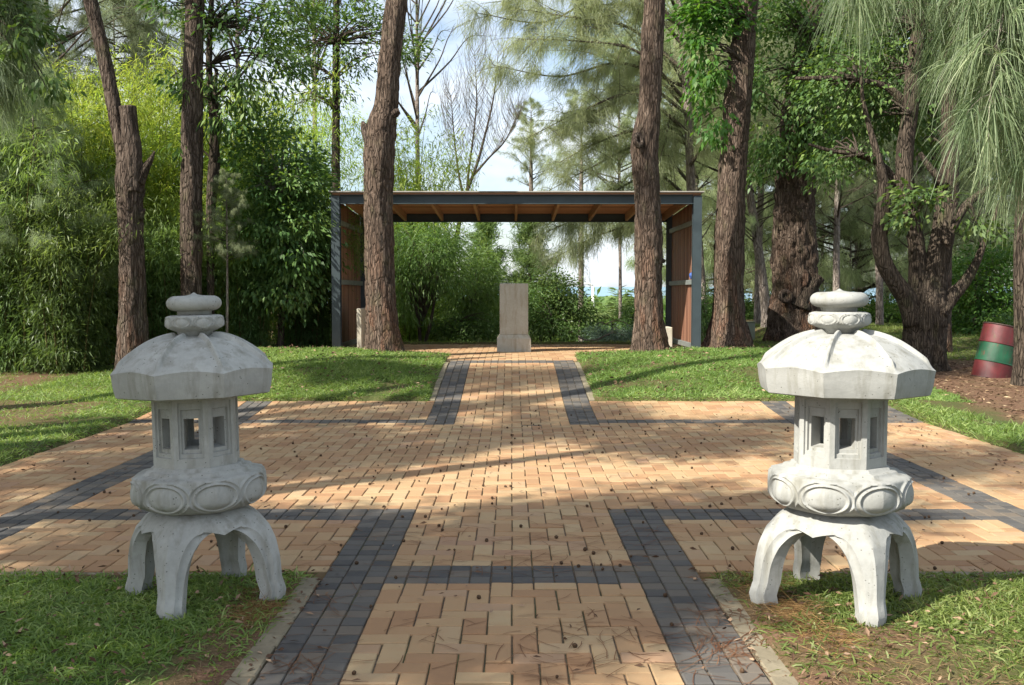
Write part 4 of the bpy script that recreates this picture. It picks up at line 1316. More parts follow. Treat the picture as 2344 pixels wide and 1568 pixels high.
back_cas('far casuarina at the back of the grove over the cabinet', 1690, 770, 42, 18, 0, 'needle_pale_hazy', 1.4, 3.9, 360, 0, second=(2, .4, 3.3, .9))
back_cas('far casuarina at the back of the grove behind the sunlit lantern', 1965, 770, 44, 20, 1, 'needle', 1.5, 4.9, 380, 0, second=(0, .4, .3, 1.0))
back_cas('far casuarina at the back of the grove over the drum', 2180, 770, 46, 20, 2, 'needle', 1.4, .6, 380, 0, second=(1, .4, 1.3, 1.1))
back_cas('far casuarina behind the shelter roof end', 1545, 770, 38, 18, 0, 'needle_pale_hazy', 1.3, 5.6, 300, 0, second=(1, .45, 2.7, .8))
# the pale wide-branched casuarina seen through and over the shelter
t = back_cas('thin casuarina trunk seen under the shelter roof with a bare side branch', 1421, 800, 29, 9, 1, 'needle_pale_hazy', .62, 2.0, 480, -3, bmat='bark_pale')
wide = tree('wide_casuarina', 'pale green casuarina reaching long feathery boughs over the shelter roof', 'tree', gpt(1590, 770, 25))
trunk_from_px(wide, [(1588, 800, 26), (1585, 600, 22), (1580, 400, 20), (1570, 200, 17), (1555, 20, 14), (1545, -120, 9)], 25, M['bark_pale'], 18, 80, .12, seed=40, to_ground=.5)
gn, gb = Geo(), Geo()
r = np.random.default_rng(61)
wb = np.array(wide.location)
boughs = [[(1560, 60), (1400, -20), (1250, 50), (1090, 30)], [(1570, 200), (1420, 145), (1280, 175), (1130, 150)], [(1580, 420), (1480, 330), (1350, 385), (1250, 440)], [(1575, 330), (1470, 300), (1360, 330), (1280, 372)], [(1570, 230), (1440, 110), (1330, 95), (1200, 90)], [(1565, 160), (1430, 60), (1310, 40), (1180, 20)],
          [(1574, 300), (1440, 215), (1340, 250), (1200, 320)], [(1560, 60), (1440, -30), (1300, -40), (1150, 10)], [(1582, 460), (1500, 400), (1420, 430), (1330, 520)], [(1572, 260), (1470, 200), (1400, 240), (1300, 300)],
          [(1578, 380), (1640, 300), (1700, 280), (1760, 290)], [(1570, 180), (1630, 100), (1700, 80), (1760, 100)], [(1575, 340), (1540, 280), (1520, 330), (1500, 400)], [(1560, 100), (1480, 20), (1400, 10), (1330, 60)],
          [(1520, 600), (1440, 520), (1380, 535), (1270, 590)], [(1500, 520), (1420, 490), (1330, 500), (1230, 540)],
          [(1570, 200), (1520, 120), (1450, 150), (1380, 210)], [(1556, 40), (1500, -60), (1380, -80), (1260, -60)]]
for bq in boughs:
    dy = np.cumsum(r.normal(size=4) * .5)
    bv = catmull([D(a, c, 25 + dy[k]) - wb for k, (a, c) in enumerate(bq)], 30)
    gb.add(*tube(bv, np.linspace(.05, .008, 30), 5, cap=False))
    for q in range(34):
        k = int(30 * (.15 + .85 * r.random())); k = min(k, 29)
        tv = nrm(rand_dirs(1, r)[0] * np.array([1, .9, .6]) + nrm(bv[min(k + 1, 29)] - bv[k - 1]) * .6)
        tl = .25 + .75 * r.random()
        e = bv[k] + tv * tl
        gb.add(*tube([bv[k], bv[k] + tv * tl * .5 + [0, 0, .05], e], [.011, .007, .003], 3, 4, cap=False))
        m = int(95 * (.5 + r.random()))
        s = r.random(m)[:, None]
        P = bv[k] * (1 - s) + e * s + r.normal(size=(m, 3)) * .08
        needle_quads(gn, P, nrm(tv * .55 + [0, 0, -.45] + r.normal(size=(m, 3)) * .45), .26 * (.6 + .8 * r.random(m)), .009, np.clip(r.random() * .4 + .2 + r.random(m) * .4, 0, 1), r=r)
build(gn, 'crown', M['needle_pale_hazy'], wide); build(gb, 'boughs', M['twig'], wide)
# tall hazy casuarinas on the left and behind
back_cas('tall blue grey casuarina at the top left corner behind the bamboo', 110, 700, 33, 18, 0, 'needle', 1.25, .5, 260, 0, second=(1, .6, 1.0, .7))
back_cas('tall blue grey casuarina between forked trunk and straight lit trunk', 310, 700, 36, 18, 2, 'needle', 1.1, 1.5, 250, 0)
back_cas('tall thin casuarina behind the slim twisted stem', 545, 700, 37, 16, 3, 'needle', 1.3, 2.5, 260, 0)
back_cas('tall casuarina far left of the forked trunk', 10, 700, 30, 18, 1, 'needle', 1.2, 3.5, 260, 0, second=(0, .5, .2, .6))
back_cas('sparse half bare casuarina behind the snagged trunk', 955, 650, 40, 14, 3, 'needle', 1.35, 3.9, 330, 0)
back_cas('sparse half bare casuarina left of the open sky', 720, 650, 42, 14, 3, 'needle', 1.3, 5.0, 230, 0)
back_cas('small rounded casuarina over the middle of the shelter roof', 1215, 700, 46, 14, 1, 'needle_pale_hazy', .55, 5.5, 440, 0)
back_cas('low casuarina seen over the shelter roof right of centre', 1330, 700, 44, 14, 1, 'needle_pale_hazy', .6, .8, 450, 0)
back_cas('casuarina deep behind the left bamboo', 420, 700, 44, 16, 1, 'needle', 1.2, 4.4, 250, 0)

# the back row that closes the grove
BACK = [(1585, 40, 'needle_pale_hazy', 'behind the right shelter post'), (1640, 37, 'needle_pale_hazy', 'in the gap right of the shelter'), (1725, 46, 'needle_pale_hazy', 'deep behind the cabinet'), (1790, 39, 'needle', 'close behind the hollow trunk'),
        (1880, 48, 'needle', 'right of the hollow trunk at the very back'), (1945, 40, 'needle', 'left of the sunlit lantern finial at the back'), (2030, 50, 'needle', 'behind the left limb of the spreading tree'), (2110, 42, 'needle', 'behind the fork of the spreading tree'),
        (2200, 50, 'needle', 'behind the right limb of the spreading tree'), (2290, 42, 'needle', 'far behind the drum'), (2380, 48, 'needle', 'at the back by the right picture edge')]
for q, (px, Y, mm, where) in enumerate(BACK):
    back_cas('soft drooping casuarina ' + where, px, 770, Y, 14, 4, 'needle_pale_hazy' if q % 3 else mm, [1.15, .95, 1.3][q % 3], q * 1.3, 690 + 12 * (q % 3), 0)
for q, (px, Y, where) in enumerate(((20, 34, 'behind the bamboo at the left edge'), (270, 34, 'above the bamboo by the broken stub'))):
    back_cas('soft drooping casuarina ' + where, px, 760, Y, 14, 4, 'needle', [1.15, 1.0, 1.3][q % 3], q * 1.7 + .4, 560, 0)

back_cas('young blue green casuarina among the bamboo near the left edge', 85, 900, 16.6, 9, 4, 'needle', .40, 2.2, 700, 0, name='young_casuarina')
back_cas('small feathery casuarina sapling right of the slim twisted stem', 520, 850, 17.0, 6, 4, 'needle', .16, .7, 600, 0, name='young_casuarina')

# bare tree against the sky
bare = tree('bare_tree', 'leafless tree with upswept twigs standing against the sky behind the shelter', 'tree', gpt(1040, 700, 27))
r = np.random.default_rng(62)
bb = np.array(bare.location)
gt = Geo()
main = [[(1030, 640), (1045, 540), (1068, 440), (1090, 380), (1112, 300), (1128, 230), (1140, 120)], [(1068, 440), (1074, 380), (1082, 320), (1090, 240), (1086, 120)], [(1085, 400), (1120, 360), (1150, 330), (1185, 260)], [(1062, 460), (1050, 400), (1040, 320), (1032, 220)]]
for q, mline in enumerate(main):
    bv = catmull([D(a, c, 27) - bb for a, c in mline], 40)
    build(Geo().add(*tube(bv, np.linspace(.075 if q == 0 else .035, .007, 40), 8, bark=.06, cap=False)), 'trunk' if q == 0 else 'limb', M['twig'], bare)
    for k in range(10, 40):
        for e in range(2 if k > 14 else 1):
            sgn = r.choice([-1, 1])
            d = np.array([sgn * (.25 + .35 * r.random()), r.normal() * .35, 1.0]); l = .5 + .9 * r.random()
            pts = [bv[k], bv[k] + d * l * .4 + np.array([sgn * .06, 0, 0]), bv[k] + d * np.array([.75, .75, 1]) * l]
            gt.add(*tube(pts, [.009, .006, .003], 3, 6, cap=False))
            for e2 in range(2):
                f = .3 + .6 * r.random(); p0 = pts[0] * (1 - f) + pts[2] * f
                d2 = np.array([r.normal() * .3, r.normal() * .3, .9]); l2 = .2 + .4 * r.random()
                gt.add(*tube([p0, p0 + d2 * l2 * .5 + r.normal(size=3) * .02, p0 + d2 * l2], [.005, .0035, .002], 3, 4, cap=False))
build(gt, 'twigs', M['twig_pale'], bare)

# ------------------------------------------------------------------ bamboo and broadleaf on the left
BG = 'bamboo clumps behind the left lawn'
def bamboo(label, px, py, Y, k, sc, rz, dark=False):
    b = gpt(px, py, Y)
    t = thing('bamboo_clump', label, 'bamboo', tuple(b), BG)
    put('foliage', BAM[k][1 if dark else 0], t, (0, 0, 0), rz, sc)
    put('culms', BAM[k][2], t, (0, 0, 0), rz, sc)
    return t
bamboo('bright bamboo clump left of the forked trunk', 190, 850, 18.6, 0, 1.0, .3)
bamboo('yellow green bamboo clump between forked and straight trunks', 370, 850, 19.6, 2, .92, 1.5)
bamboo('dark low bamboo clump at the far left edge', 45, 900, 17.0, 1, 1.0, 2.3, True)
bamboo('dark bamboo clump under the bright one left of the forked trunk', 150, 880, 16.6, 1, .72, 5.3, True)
bamboo('bright bamboo clump behind the slim twisted stem', 545, 850, 21.0, 0, 1.02, 3.1)
bamboo('tall bright bamboo clump above the broadleaf bush', 690, 800, 24.5, 2, 1.12, 4.0)
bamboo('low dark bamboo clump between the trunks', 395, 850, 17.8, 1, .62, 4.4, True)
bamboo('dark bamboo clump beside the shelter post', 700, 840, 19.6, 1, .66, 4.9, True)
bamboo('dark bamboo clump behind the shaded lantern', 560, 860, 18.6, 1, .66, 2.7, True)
bamboo('bright bamboo clump rising behind the snagged trunk', 950, 700, 25.5, 2, 1.08, 5.5)
bamboo('tall pale bamboo clump far left against the casuarinas', 75, 850, 21.5, 2, .95, .9)
bamboo('bamboo clump at the back between the left trunks', 280, 850, 22.5, 0, 1.12, 2.0)
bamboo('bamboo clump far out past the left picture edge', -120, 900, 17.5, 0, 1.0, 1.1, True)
bamboo('mid height bamboo clump filling the dark gap under the straight trunks', 470, 860, 18.2, 0, .58, 2.2)
bamboo('tall fresh bamboo clump behind the far left shade', 20, 880, 19.5, 0, .95, 3.6)
bush = tree('broadleaf_tree', 'dense glossy dark green broadleaf tree with pale twigs left of the shelter', 'tree', gpt(640, 830, 18.4))
r = np.random.default_rng(63)
sprays(bush, [(640, 400, 110, 95), (600, 520, 90, 110), (690, 560, 80, 120), (650, 660, 80, 60), (700, 430, 70, 80), (560, 380, 50, 50), (620, 300, 60, 40)], 18.3, 560, 21, .15, .115, .050, 'broad_leaf', [(640, 700), (650, 560), (640, 450)], 1.0, r, brmat='twig_pale', every=9, br=.025)
trunk_from_px(bush, [(640, 850, 16), (645, 700, 15), (650, 560, 13), (640, 420, 8)], 18.5, M['bark_dark'], 14, 40, .1, seed=44)
up = tree('slender_tree', 'slender trunk with airy leafy crown rising behind the shelter roof at left', 'tree', gpt(768, 750, 23.5))
trunk_from_px(up, [(768, 760, 22), (767, 560, 21), (768, 400, 20), (769, 250, 18), (769, 100, 16), (770, -20, 13), (771, -120, 9)], 23.5, M['bark_dark'], 18, 110, .09, seed=45, to_ground=1.0)
r = np.random.default_rng(64)
sprays(up, [(740, 60, 120, 55), (680, 130, 60, 40), (840, 30, 70, 45), (800, 140, 60, 35), (740, 210, 60, 35), (900, 90, 45, 50), (940, 115, 35, 60), (700, 20, 60, 30), (650, 240, 40, 25)], 23.4, 260, 17, .15, .13, .045, 'broad_leaf', [(769, 250), (769, 100), (770, -20), (769, 180)], .9, r, droop=.1, every=2)

# ------------------------------------------------------------------ plants seen through the shelter
r = np.random.default_rng(65)
def shrub(name, label, cat, px, py, Y, blobs, n, per, spread, Ln, Wd, mm, trunks=None, dY=.6, group=None, shell=.35, droop=.3, brmat='twig'):
    b = gpt(px, py, Y)
    t = thing(name, label, cat, tuple(b), group)
    sprays(t, blobs, Y, n, per, spread, Ln, Wd, mm, [(px, py - 12), (px, py - 40)], dY, r, droop, .015, shell, brmat, 6)
    for k, tp in enumerate(trunks or []):
        trunk_from_px(t, tp, Y - .1, M['bark_dark' if mm != 'shrub' else 'bark_pale'], 12, 30, .1, seed=70 + k, to_ground=.8)
    return t
shrub('dark_tree', 'dark narrow leaved tree behind the shelter left of the plinth', 'tree', 968, 775, 22.6, [(960, 570, 90, 70), (1000, 620, 70, 60), (920, 640, 50, 60), (1020, 560, 50, 45), (930, 710, 30, 30)], 420, 19, .17, .16, .022, 'bamboo_dark', [[(962, 790, 8), (958, 740, 8), (950, 690, 7), (940, 640, 5)], [(972, 790, 9), (985, 740, 8), (992, 700, 6), (1000, 650, 4)]], 1.0, droop=.6)
shrub('round_tree', 'dark rounded tree directly left of the plinth', 'tree', 1070, 775, 24.5, [(1080, 650, 70, 55), (1060, 710, 60, 50), (1120, 700, 35, 60), (1100, 600, 40, 40)], 380, 20, .18, .16, .024, 'bamboo_dark', dY=1.1, droop=.5)
shrub('low_shrub', 'mid green low shrub at the foot of the dark trees left of the plinth', 'shrub', 1050, 778, 23.2, [(1060, 752, 55, 26), (1010, 758, 30, 20), (1110, 750, 35, 32)], 200, 18, .11, .08, .035, 'shrub', dY=.6)
shrub('dark_shrub', 'large dark rounded shrub with pale stems right of the plinth', 'shrub', 1290, 775, 25.0, [(1270, 660, 50, 40), (1300, 700, 50, 40), (1250, 720, 40, 45), (1335, 735, 32, 30), (1240, 640, 30, 30)], 360, 18, .14, .085, .042, 'broad_leaf', [[(1238, 790, 7), (1234, 740, 6), (1232, 700, 4)], [(1262, 790, 5), (1258, 760, 4), (1250, 735, 3)]], 1.0)
shrub('light_shrub', 'lighter green bush filling the gap right of the plinth foot', 'shrub', 1265, 780, 23.8, [(1250, 745, 45, 28), (1300, 760, 45, 18), (1225, 700, 20, 50)], 190, 17, .11, .075, .034, 'shrub', dY=.5)
shrub('blue_shrub', 'pale blue grey bush between the dark shrub and the right trunk', 'shrub', 1385, 782, 23.2, [(1380, 765, 38, 16), (1415, 770, 32, 12), (1440, 768, 20, 18)], 150, 20, .10, .09, .016, 'blue_shrub', dY=.5)
shrub('yellow_shrub', 'yellowish bush beside the right trunk under the shelter roof', 'shrub', 1445, 775, 27, [(1450, 735, 28, 40), (1425, 765, 30, 20)], 160, 18, .13, .10, .035, 'shrub', dY=.7)
b = gpt(1350, 778, 22.4)
t = thing('fallen_branch', 'bare pale fallen branch lying in front of the blue grey bush', 'branch', tuple(b))
build(Geo().add(*tube([D(1322, 770, 22.4) - b, D(1340, 778, 22.4) - b, D(1366, 777, 22.4) - b, D(1385, 768, 22.3) - b, D(1410, 758, 22.2) - b], [.018, .022, .022, .018, .008], 8, 30)), 'stem', M['twig_pale'], t)
build(Geo().add(*tube([D(1366, 777, 22.4) - b, D(1368, 784, 22.4) - b], [.015, .01], 6, 6)), 'twig', M['twig_pale'], t)
# tiered pines behind
def tier_pine(label, px, top_py, base_py, Y, halfw, seed):
    r2 = np.random.default_rng(seed)
    b = gpt(px, base_py, Y); t = tree('tiered_pine', label, 'tree', b, 'tiered pines behind the shelter')
    ht = D(px, top_py, Y)[2] - b[2]
    build(Geo().add(*tube([(0, 0, -.5), (0, 0, ht * .5), (0, 0, ht)], [.16, .1, .02], 8, 10)), 'trunk', M['bark_dark'], t)
    g, gb = Geo(), Geo()
    nt = 15
    for k in range(nt):
        f = k / nt; ln0 = PX(halfw, Y) * (1 - f) ** .8 + .15
        for q in range(8):
            ln = ln0 * (.55 + .7 * r2.random()); z = ht * (.10 + .88 * f) + r2.normal() * .14
            a = r2.random() * 6.28; d = np.array([math.cos(a), math.sin(a), .28])
            e = np.array([0, 0, z]) + d * ln
            gb.add(*tube([(0, 0, z), np.array([0, 0, z]) + d * ln * .5 - [0, 0, .05], e], [.03, .02, .008], 3, 4, cap=False))
            m = 230
            s = (.25 + .75 * r2.random(m))[:, None]
            P = np.array([0, 0, z]) * (1 - s) + e * s + r2.normal(size=(m, 3)) * .13
            needle_quads(g, P, d * .4 + np.array([0, 0, .25]) + r2.normal(size=(m, 3)) * .7, .20, .026, r2.random(m), droop=.0, r=r2)
    build(g, 'crown', M['far_leaf'], t); build(gb, 'branches', M['twig'], t)
tier_pine('tiered dark green pine over the plinth under the roof beam', 1212, 430, 760, 40, 115, 81)
tier_pine('smaller tiered pine left of the plinth under the roof beam', 1112, 470, 760, 40, 110, 82)
# palm
b = gpt(1410, 780, 31)
pz = D(1410, 730, 31)[2] - b[2]
t = thing('palm_tree', 'small palm with arching fronds beyond the blue grey bush', 'palm', tuple(b))
build(Geo().add(*tube([(0, 0, -.5), (0, 0, pz * .6), (0, 0, pz)], [.22, .2, .16], 10, 12, .1)), 'trunk', M['bark'], t)
r = np.random.default_rng(66)
for k in range(18):
    a = k * 2.4 + r.random() * .4; el = .2 + 1.1 * r.random()
    d = np.array([math.cos(a) * math.cos(el), math.sin(a) * math.cos(el), math.sin(el)])
    l = 1.1 + .3 * r.random()
    sp = catmull([(0, 0, 0), d * l * .4, d * l * .8 - [0, 0, .12], d * l * 1.05 - [0, 0, .45]], 24)
    g = Geo(); g.add(*tube(sp, np.linspace(.02, .004, 24), 4, cap=False))
    side = nrm(np.cross(d, [0, 0, 1.0]))
    for sg in (-1, 1):
        P = np.repeat(sp[3:], 2, 0); m = len(P)
        leaf_quads(g, P, side * sg * .8 + d * .6 + np.array([0, 0, -.35]) + r.normal(size=(m, 3)) * .1, .38, .035, r.random(m), r=r)
    build(g, 'frond', M['palm'], t, loc=(0, 0, pz))
# far canopy down to the sea
FAR = []
for s2 in (1, 2, 3):
    r2 = np.random.default_rng(90 + s2)
    C = blob_clusters([((0, 0, .55), (1.0, 1.0, .5)), ((.5, .2, .35), (.6, .6, .4)), ((-.55, -.1, .35), (.6, .6, .4))], 260, r2, .6)
    FAR.append((leaf_crown(C, 20, .09, .10, .06, r2, .1, out_c=(0, 0, .2)).mesh('crown', M['far_leaf'])))
far_tr = Geo().add(*tube([(0, 0, -.6), (0, 0, .4)], [.06, .04], 6)).mesh('trunk', M['bark_dark'])
r = np.random.default_rng(67)
FL = ['tree in the far green canopy sloping down to the sea beyond the shelter']
for k in range(46):
    Y = [58, 72, 90, 115, 150, 190, 240][k % 7] * (1 + .12 * r.random())
    lim = .20 * Y
    X = .125 * Y + (r.random() - .5) * .17 * Y if k < 34 else (-.10 * Y + (r.random() - .5) * .14 * Y)
    z = float(H(X, Y))
    topz = EYE - (14 + 40 * (60 / Y) * r.random() + 5 * r.random()) / 2278 * Y
    hgt = max(topz - z, 2.5)
    t = thing('far_tree', FL[0], 'tree', (X, Y, z), 'far canopy trees above the sea')
    sc = hgt / 1.05
    w = max(sc * .8, Y * .035)
    link('crown', FAR[k % 3], t, (0, 0, 0), (0, 0, r.random() * 6), (w, w, sc))
    link('trunk', far_tr, t, (0, 0, 0), None, (sc, sc, sc))

# understory on the right behind the drum
r = np.random.default_rng(68)
shrub('leafy_bush', 'sunlit light green bush behind the drum', 'shrub', 2260, 800, 23, [(2250, 640, 70, 80), (2290, 700, 60, 60), (2220, 720, 50, 60), (2310, 600, 40, 50)], 420, 19, .15, .10, .05, 'fresh_leaf', [[(2226, 800, 9), (2230, 700, 8), (2232, 640, 6)]], 1.3, 'understory bushes behind the drum')
shrub('leafy_bush', 'shaded bush between the spreading tree and the drum', 'shrub', 2185, 810, 25, [(2195, 730, 50, 70), (2190, 640, 40, 50)], 260, 18, .15, .10, .05, 'broad_leaf', None, 1.1, 'understory bushes behind the drum')
shrub('leafy_bush', 'green bush low behind the sunlit lantern finial', 'shrub', 2040, 790, 30, [(2030, 720, 50, 40), (1975, 735, 40, 30), (2060, 740, 40, 30)], 260, 18, .16, .11, .05, 'fresh_leaf', None, 1.2, 'understory bushes behind the drum')
shrub('leafy_bush', 'dark low bush right behind the drum foot', 'shrub', 2310, 850, 20, [(2300, 790, 40, 40), (2330, 770, 50, 60)], 220, 17, .14, .09, .045, 'broad_leaf', None, .8, 'understory bushes behind the drum')
for q, (px, Y, lb) in enumerate(((1660, 38, 'pale far bush behind the leaning trunk'), (1770, 40, 'pale far bush between leaning trunk and hollow trunk'), (1900, 38, 'far bush right of the hollow trunk'), (2030, 42, 'far bush behind the sunlit lantern finial'), (2140, 40, 'far bush behind the spreading tree foot'), (2270, 44, 'far bush behind the drum and its bushes'))):
    shrub('far_bush', lb, 'shrub', px, 775, Y, [(px, 715, 70, 42), (px - 40, 740, 50, 28), (px + 45, 735, 50, 32)], 240, 20, .22, .15, .07, 'far_leaf', None, 1.4, 'far bushes closing the right grove')
shrub('leafy_bush', 'pale grassy bush between leaning trunk and shelter post', 'shrub', 1615, 780, 24, [(1615, 745, 22, 35), (1600, 700, 16, 40)], 150, 18, .14, .12, .02, 'shrub', None, .8, 'understory bushes behind the drum')

# ------------------------------------------------------------------ hanging boughs close by
hang = tree('hanging_casuarina', 'bright hanging casuarina boughs close by at the upper right', 'tree', (5.6, 7.0, float(H(5.6, 7.0))))
hb = np.array(hang.location)
V, Q, T = tube([(0, 0, -.2), (.05, 0, 2), (.1, 0, 4.5), (.0, 0, 7)], [.2, .17, .14, .08], 16, 60, .12, seed=50)
build(Geo().add(V, Q, T), 'trunk', M['bark'], hang)
r = np.random.default_rng(70)
gn, gb = Geo(), Geo()
hboughs = [[(2500, -150), (2430, 0), (2390, 120), (2350, 260), (2320, 360)], [(2450, -200), (2330, -60), (2290, 60), (2270, 180), (2262, 260)], [(2400, -250), (2280, -120), (2200, -40), (2170, 10)], [(2350, -250), (2150, -150), (2020, -90), (1930, -60)], [(2480, -200), (2380, -80), (2340, 20), (2310, 110), (2290, 190)], [(2560, 0), (2470, 120), (2430, 220), (2400, 320)], [(2460, -220), (2300, -130), (2230, -30), (2215, 60)]]
for bq in hboughs:
    dy = np.cumsum(r.normal(size=len(bq)) * .15) - .2
    bv = catmull([D(a, c, 7 + dy[k]) - hb for k, (a, c) in enumerate(bq)], 40)
    gb.add(*tube(bv, np.linspace(.013, .003, 40), 6, cap=False))
    for k in range(6, 40, 2):
        for q in range(4):
            tv = nrm(nrm(bv[min(k + 1, 39)] - bv[k - 1]) * .4 + rand_dirs(1, r)[0] * .9 + np.array([0, 0, -.05]))
            tl = .10 + .30 * r.random()
            e = bv[k] + tv * tl - np.array([0, 0, tl * .25])
            gb.add(*tube([bv[k], bv[k] + tv * tl * .5, e], [.003, .0022, .0015], 3, 4, cap=False))
            m = 22
            s = .45 + .55 * r.random(m)[:, None]
            P = bv[k] * (1 - s) + e * s
            needle_quads(gn, P, nrm(tv * .75 + [0, 0, -.25] + r.normal(size=(m, 3)) * .33), .27 * (.55 + .7 * r.random(m)), (.0058), np.clip(.5 * r.random() + .5 * r.random(m) ** 1.5, 0, 1), droop=.75, segs=4, r=r)
build(gn, 'needles', M['needle_fg'], hang); build(gb, 'boughs', M['twig_pale'], hang)

droop_t = tree('drooping_casuarina', 'dark drooping casuarina boughs with a leafy sprig at the upper left edge', 'tree', (-7.6, 11.5, float(H(-7.6, 11.5))))
hb = np.array(droop_t.location)
V, Q, T = tube([(0, 0, -.2), (0, 0, 2), (-.1, 0, 4.5), (.0, 0, 8)], [.22, .19, .16, .08], 16, 60, .12, seed=51)
build(Geo().add(V, Q, T), 'trunk', M['bark_dark'], droop_t)
gn, gb = Geo(), Geo()
for bq in [[(-240, 60), (-120, 40), (-20, 100), (60, 170)], [(-240, -30), (-100, -40), (0, 20), (70, 90)], [(-250, 130), (-120, 120), (-40, 160), (20, 215)], [(-240, -60), (-120, -90), (-20, -60), (50, -10)]]:
    bv = catmull([D(a, c, 11.5 + .3 * r.normal()) - hb for a, c in bq], 30)
    gb.add(*tube(bv, np.linspace(.03, .005, 30), 5, cap=False))
    for k in range(6, 30):
        for q in range(4):
            tv = nrm(rand_dirs(1, r)[0] + nrm(bv[min(k + 1, 29)] - bv[k - 1]) * .6)
            tl = .15 + .35 * r.random(); e = bv[k] + tv * tl
            m = 32; s = r.random(m)[:, None]
            needle_quads(gn, bv[k] * (1 - s) + e * s + r.normal(size=(m, 3)) * .03, nrm(tv * .5 + [0, 0, -.6] + r.normal(size=(m, 3)) * .35), .25 * (.6 + .8 * r.random(m)), .006, np.clip(r.random(m) * .7, 0, 1), droop=.4, segs=2, r=r)
build(gn, 'needles', M['needle'], droop_t); build(gb, 'boughs', M['twig'], droop_t)
sprays(droop_t, [(80, 70, 35, 25), (40, 120, 30, 20), (120, 190, 35, 14), (20, 10, 50, 30)], 11.3, 45, 14, .09, .10, .045, 'broad_leaf', [(-100, 40)], .3, r)

# ------------------------------------------------------------------ trees out to the left and behind the camera, whose shade falls on the plaza
def shade_tree(x, y, k, sc, z, rz, mm='needle', extra=None, n=1):
    t = tree('casuarina_tree', SHL[n], 'tree', (x, y, float(H(x, y))), 'casuarinas standing out of the picture on the left')
    V, Q, T = tube([(0, 0, -.3), (.1, 0, z * .5), (0, 0, z), (0, 0, z + CAS[k]['h'] * sc * .9)], [.26, .22, .18, .02], 16, 60, .12, .3, .4, 5, int(x * 3) % 9)
    build(Geo().add(V, Q, T), 'trunk', M['bark'], t)
    put('crown', CAS[k][mm], t, (0, 0, z), rz, sc); put('branches', CAS[k]['b'], t, (0, 0, z), rz, sc)
SHL = ['casuarina beyond the left picture edge, one of those that shade the plaza'] * 20
for q in ((-9.6, 3.9, 4, .55, 4.6, 3.0), (-9.4, 5.9, 4, .5, 5.2, 4.0), (-8.8, 7.6, 3, .7, 5.4, 2.0), (-11.0, 2.6, 4, .5, 6.4, 1.0)):
    shade_tree(*q)

BRD = []
for seed, nc in ((75, 520), (76, 300)):
    r2 = np.random.default_rng(seed)
    C = blob_clusters([((0, 0, 0), (1.5, 1.5, 1.2)), ((.9, .3, .5), (.8, .8, .7)), ((-.8, -.4, .3), (.9, .9, .7))], nc, r2, .2)
    BRD.append((leaf_crown(C, 18, .14, .13, .06, r2, .4).mesh('crown', M['broad_leaf']), branch_geo(np.array([0, 0, -1.6]), C[::12], r2, .04).mesh('branches', M['twig'])))
def shade_broad(gx, gy, z, k, sc, label):
    # a tree whose crown stands between the sun and the paving spot (gx, gy)
    e = (z - .5) / TO_SUN.z
    x, y = gx + TO_SUN.x * e, gy + TO_SUN.y * e
    t = tree('broadleaf_tree', label, 'tree', (x, y, float(H(x, y))), 'broadleaf trees standing out of the picture on the left')
    V, Q, T = tube([(0, 0, -.3), (.1, 0, z * .4), (0, 0, z - 1.2 * sc)], [.2, .16, .10], 14, 50, .1, .3, .4, 5, int(x * 3) % 9)
    build(Geo().add(V, Q, T), 'trunk', M['bark'], t)
    put('crown', BRD[k][0], t, (0, 0, z), x, sc); put('branches', BRD[k][1], t, (0, 0, z), x, sc)
shade_broad(-1.3, 4.95, 6.2, 0, 1.0, 'dense broadleaf tree beyond the left picture edge that shades the left lantern')
shade_broad(.5, 6.0, 7.6, 0, .85, 'dense broadleaf tree beyond the left picture edge that shades the near path')
shade_broad(-.6, 4.4, 8.6, 1, .8, 'loose broadleaf tree beyond the left picture edge that shades the dark cobbles')
shade_broad(6.3, 17.2, 12.5, 1, 1.25, 'tall broadleaf tree beyond the left picture edge that shades the right bank')
shade_broad(-2.7, 8.6, 9.0, 1, .8, 'loose broadleaf tree beyond the left picture edge that dapples the left of the plaza')
shade_broad(3.4, 8.4, 10.5, 1, .7, 'loose tall broadleaf tree beyond the left picture edge that dapples the right of the plaza')
shade_broad(-2.6, 5.7, 5.4, 1, .6, 'low loose broadleaf tree beyond the left picture edge by the front strip')
shade_broad(.2, 10.9, 9.6, 1, .75, 'loose tall broadleaf tree beyond the left picture edge that dapples the back of the plaza')
shade_broad(-.4, 14.2, 10.2, 1, .7, 'loose tall broadleaf tree beyond the left picture edge that dapples the sloping path')
shade_broad(1.6, 9.9, 8.2, 1, .9, 'loose broadleaf tree beyond the left picture edge that dapples the plaza')

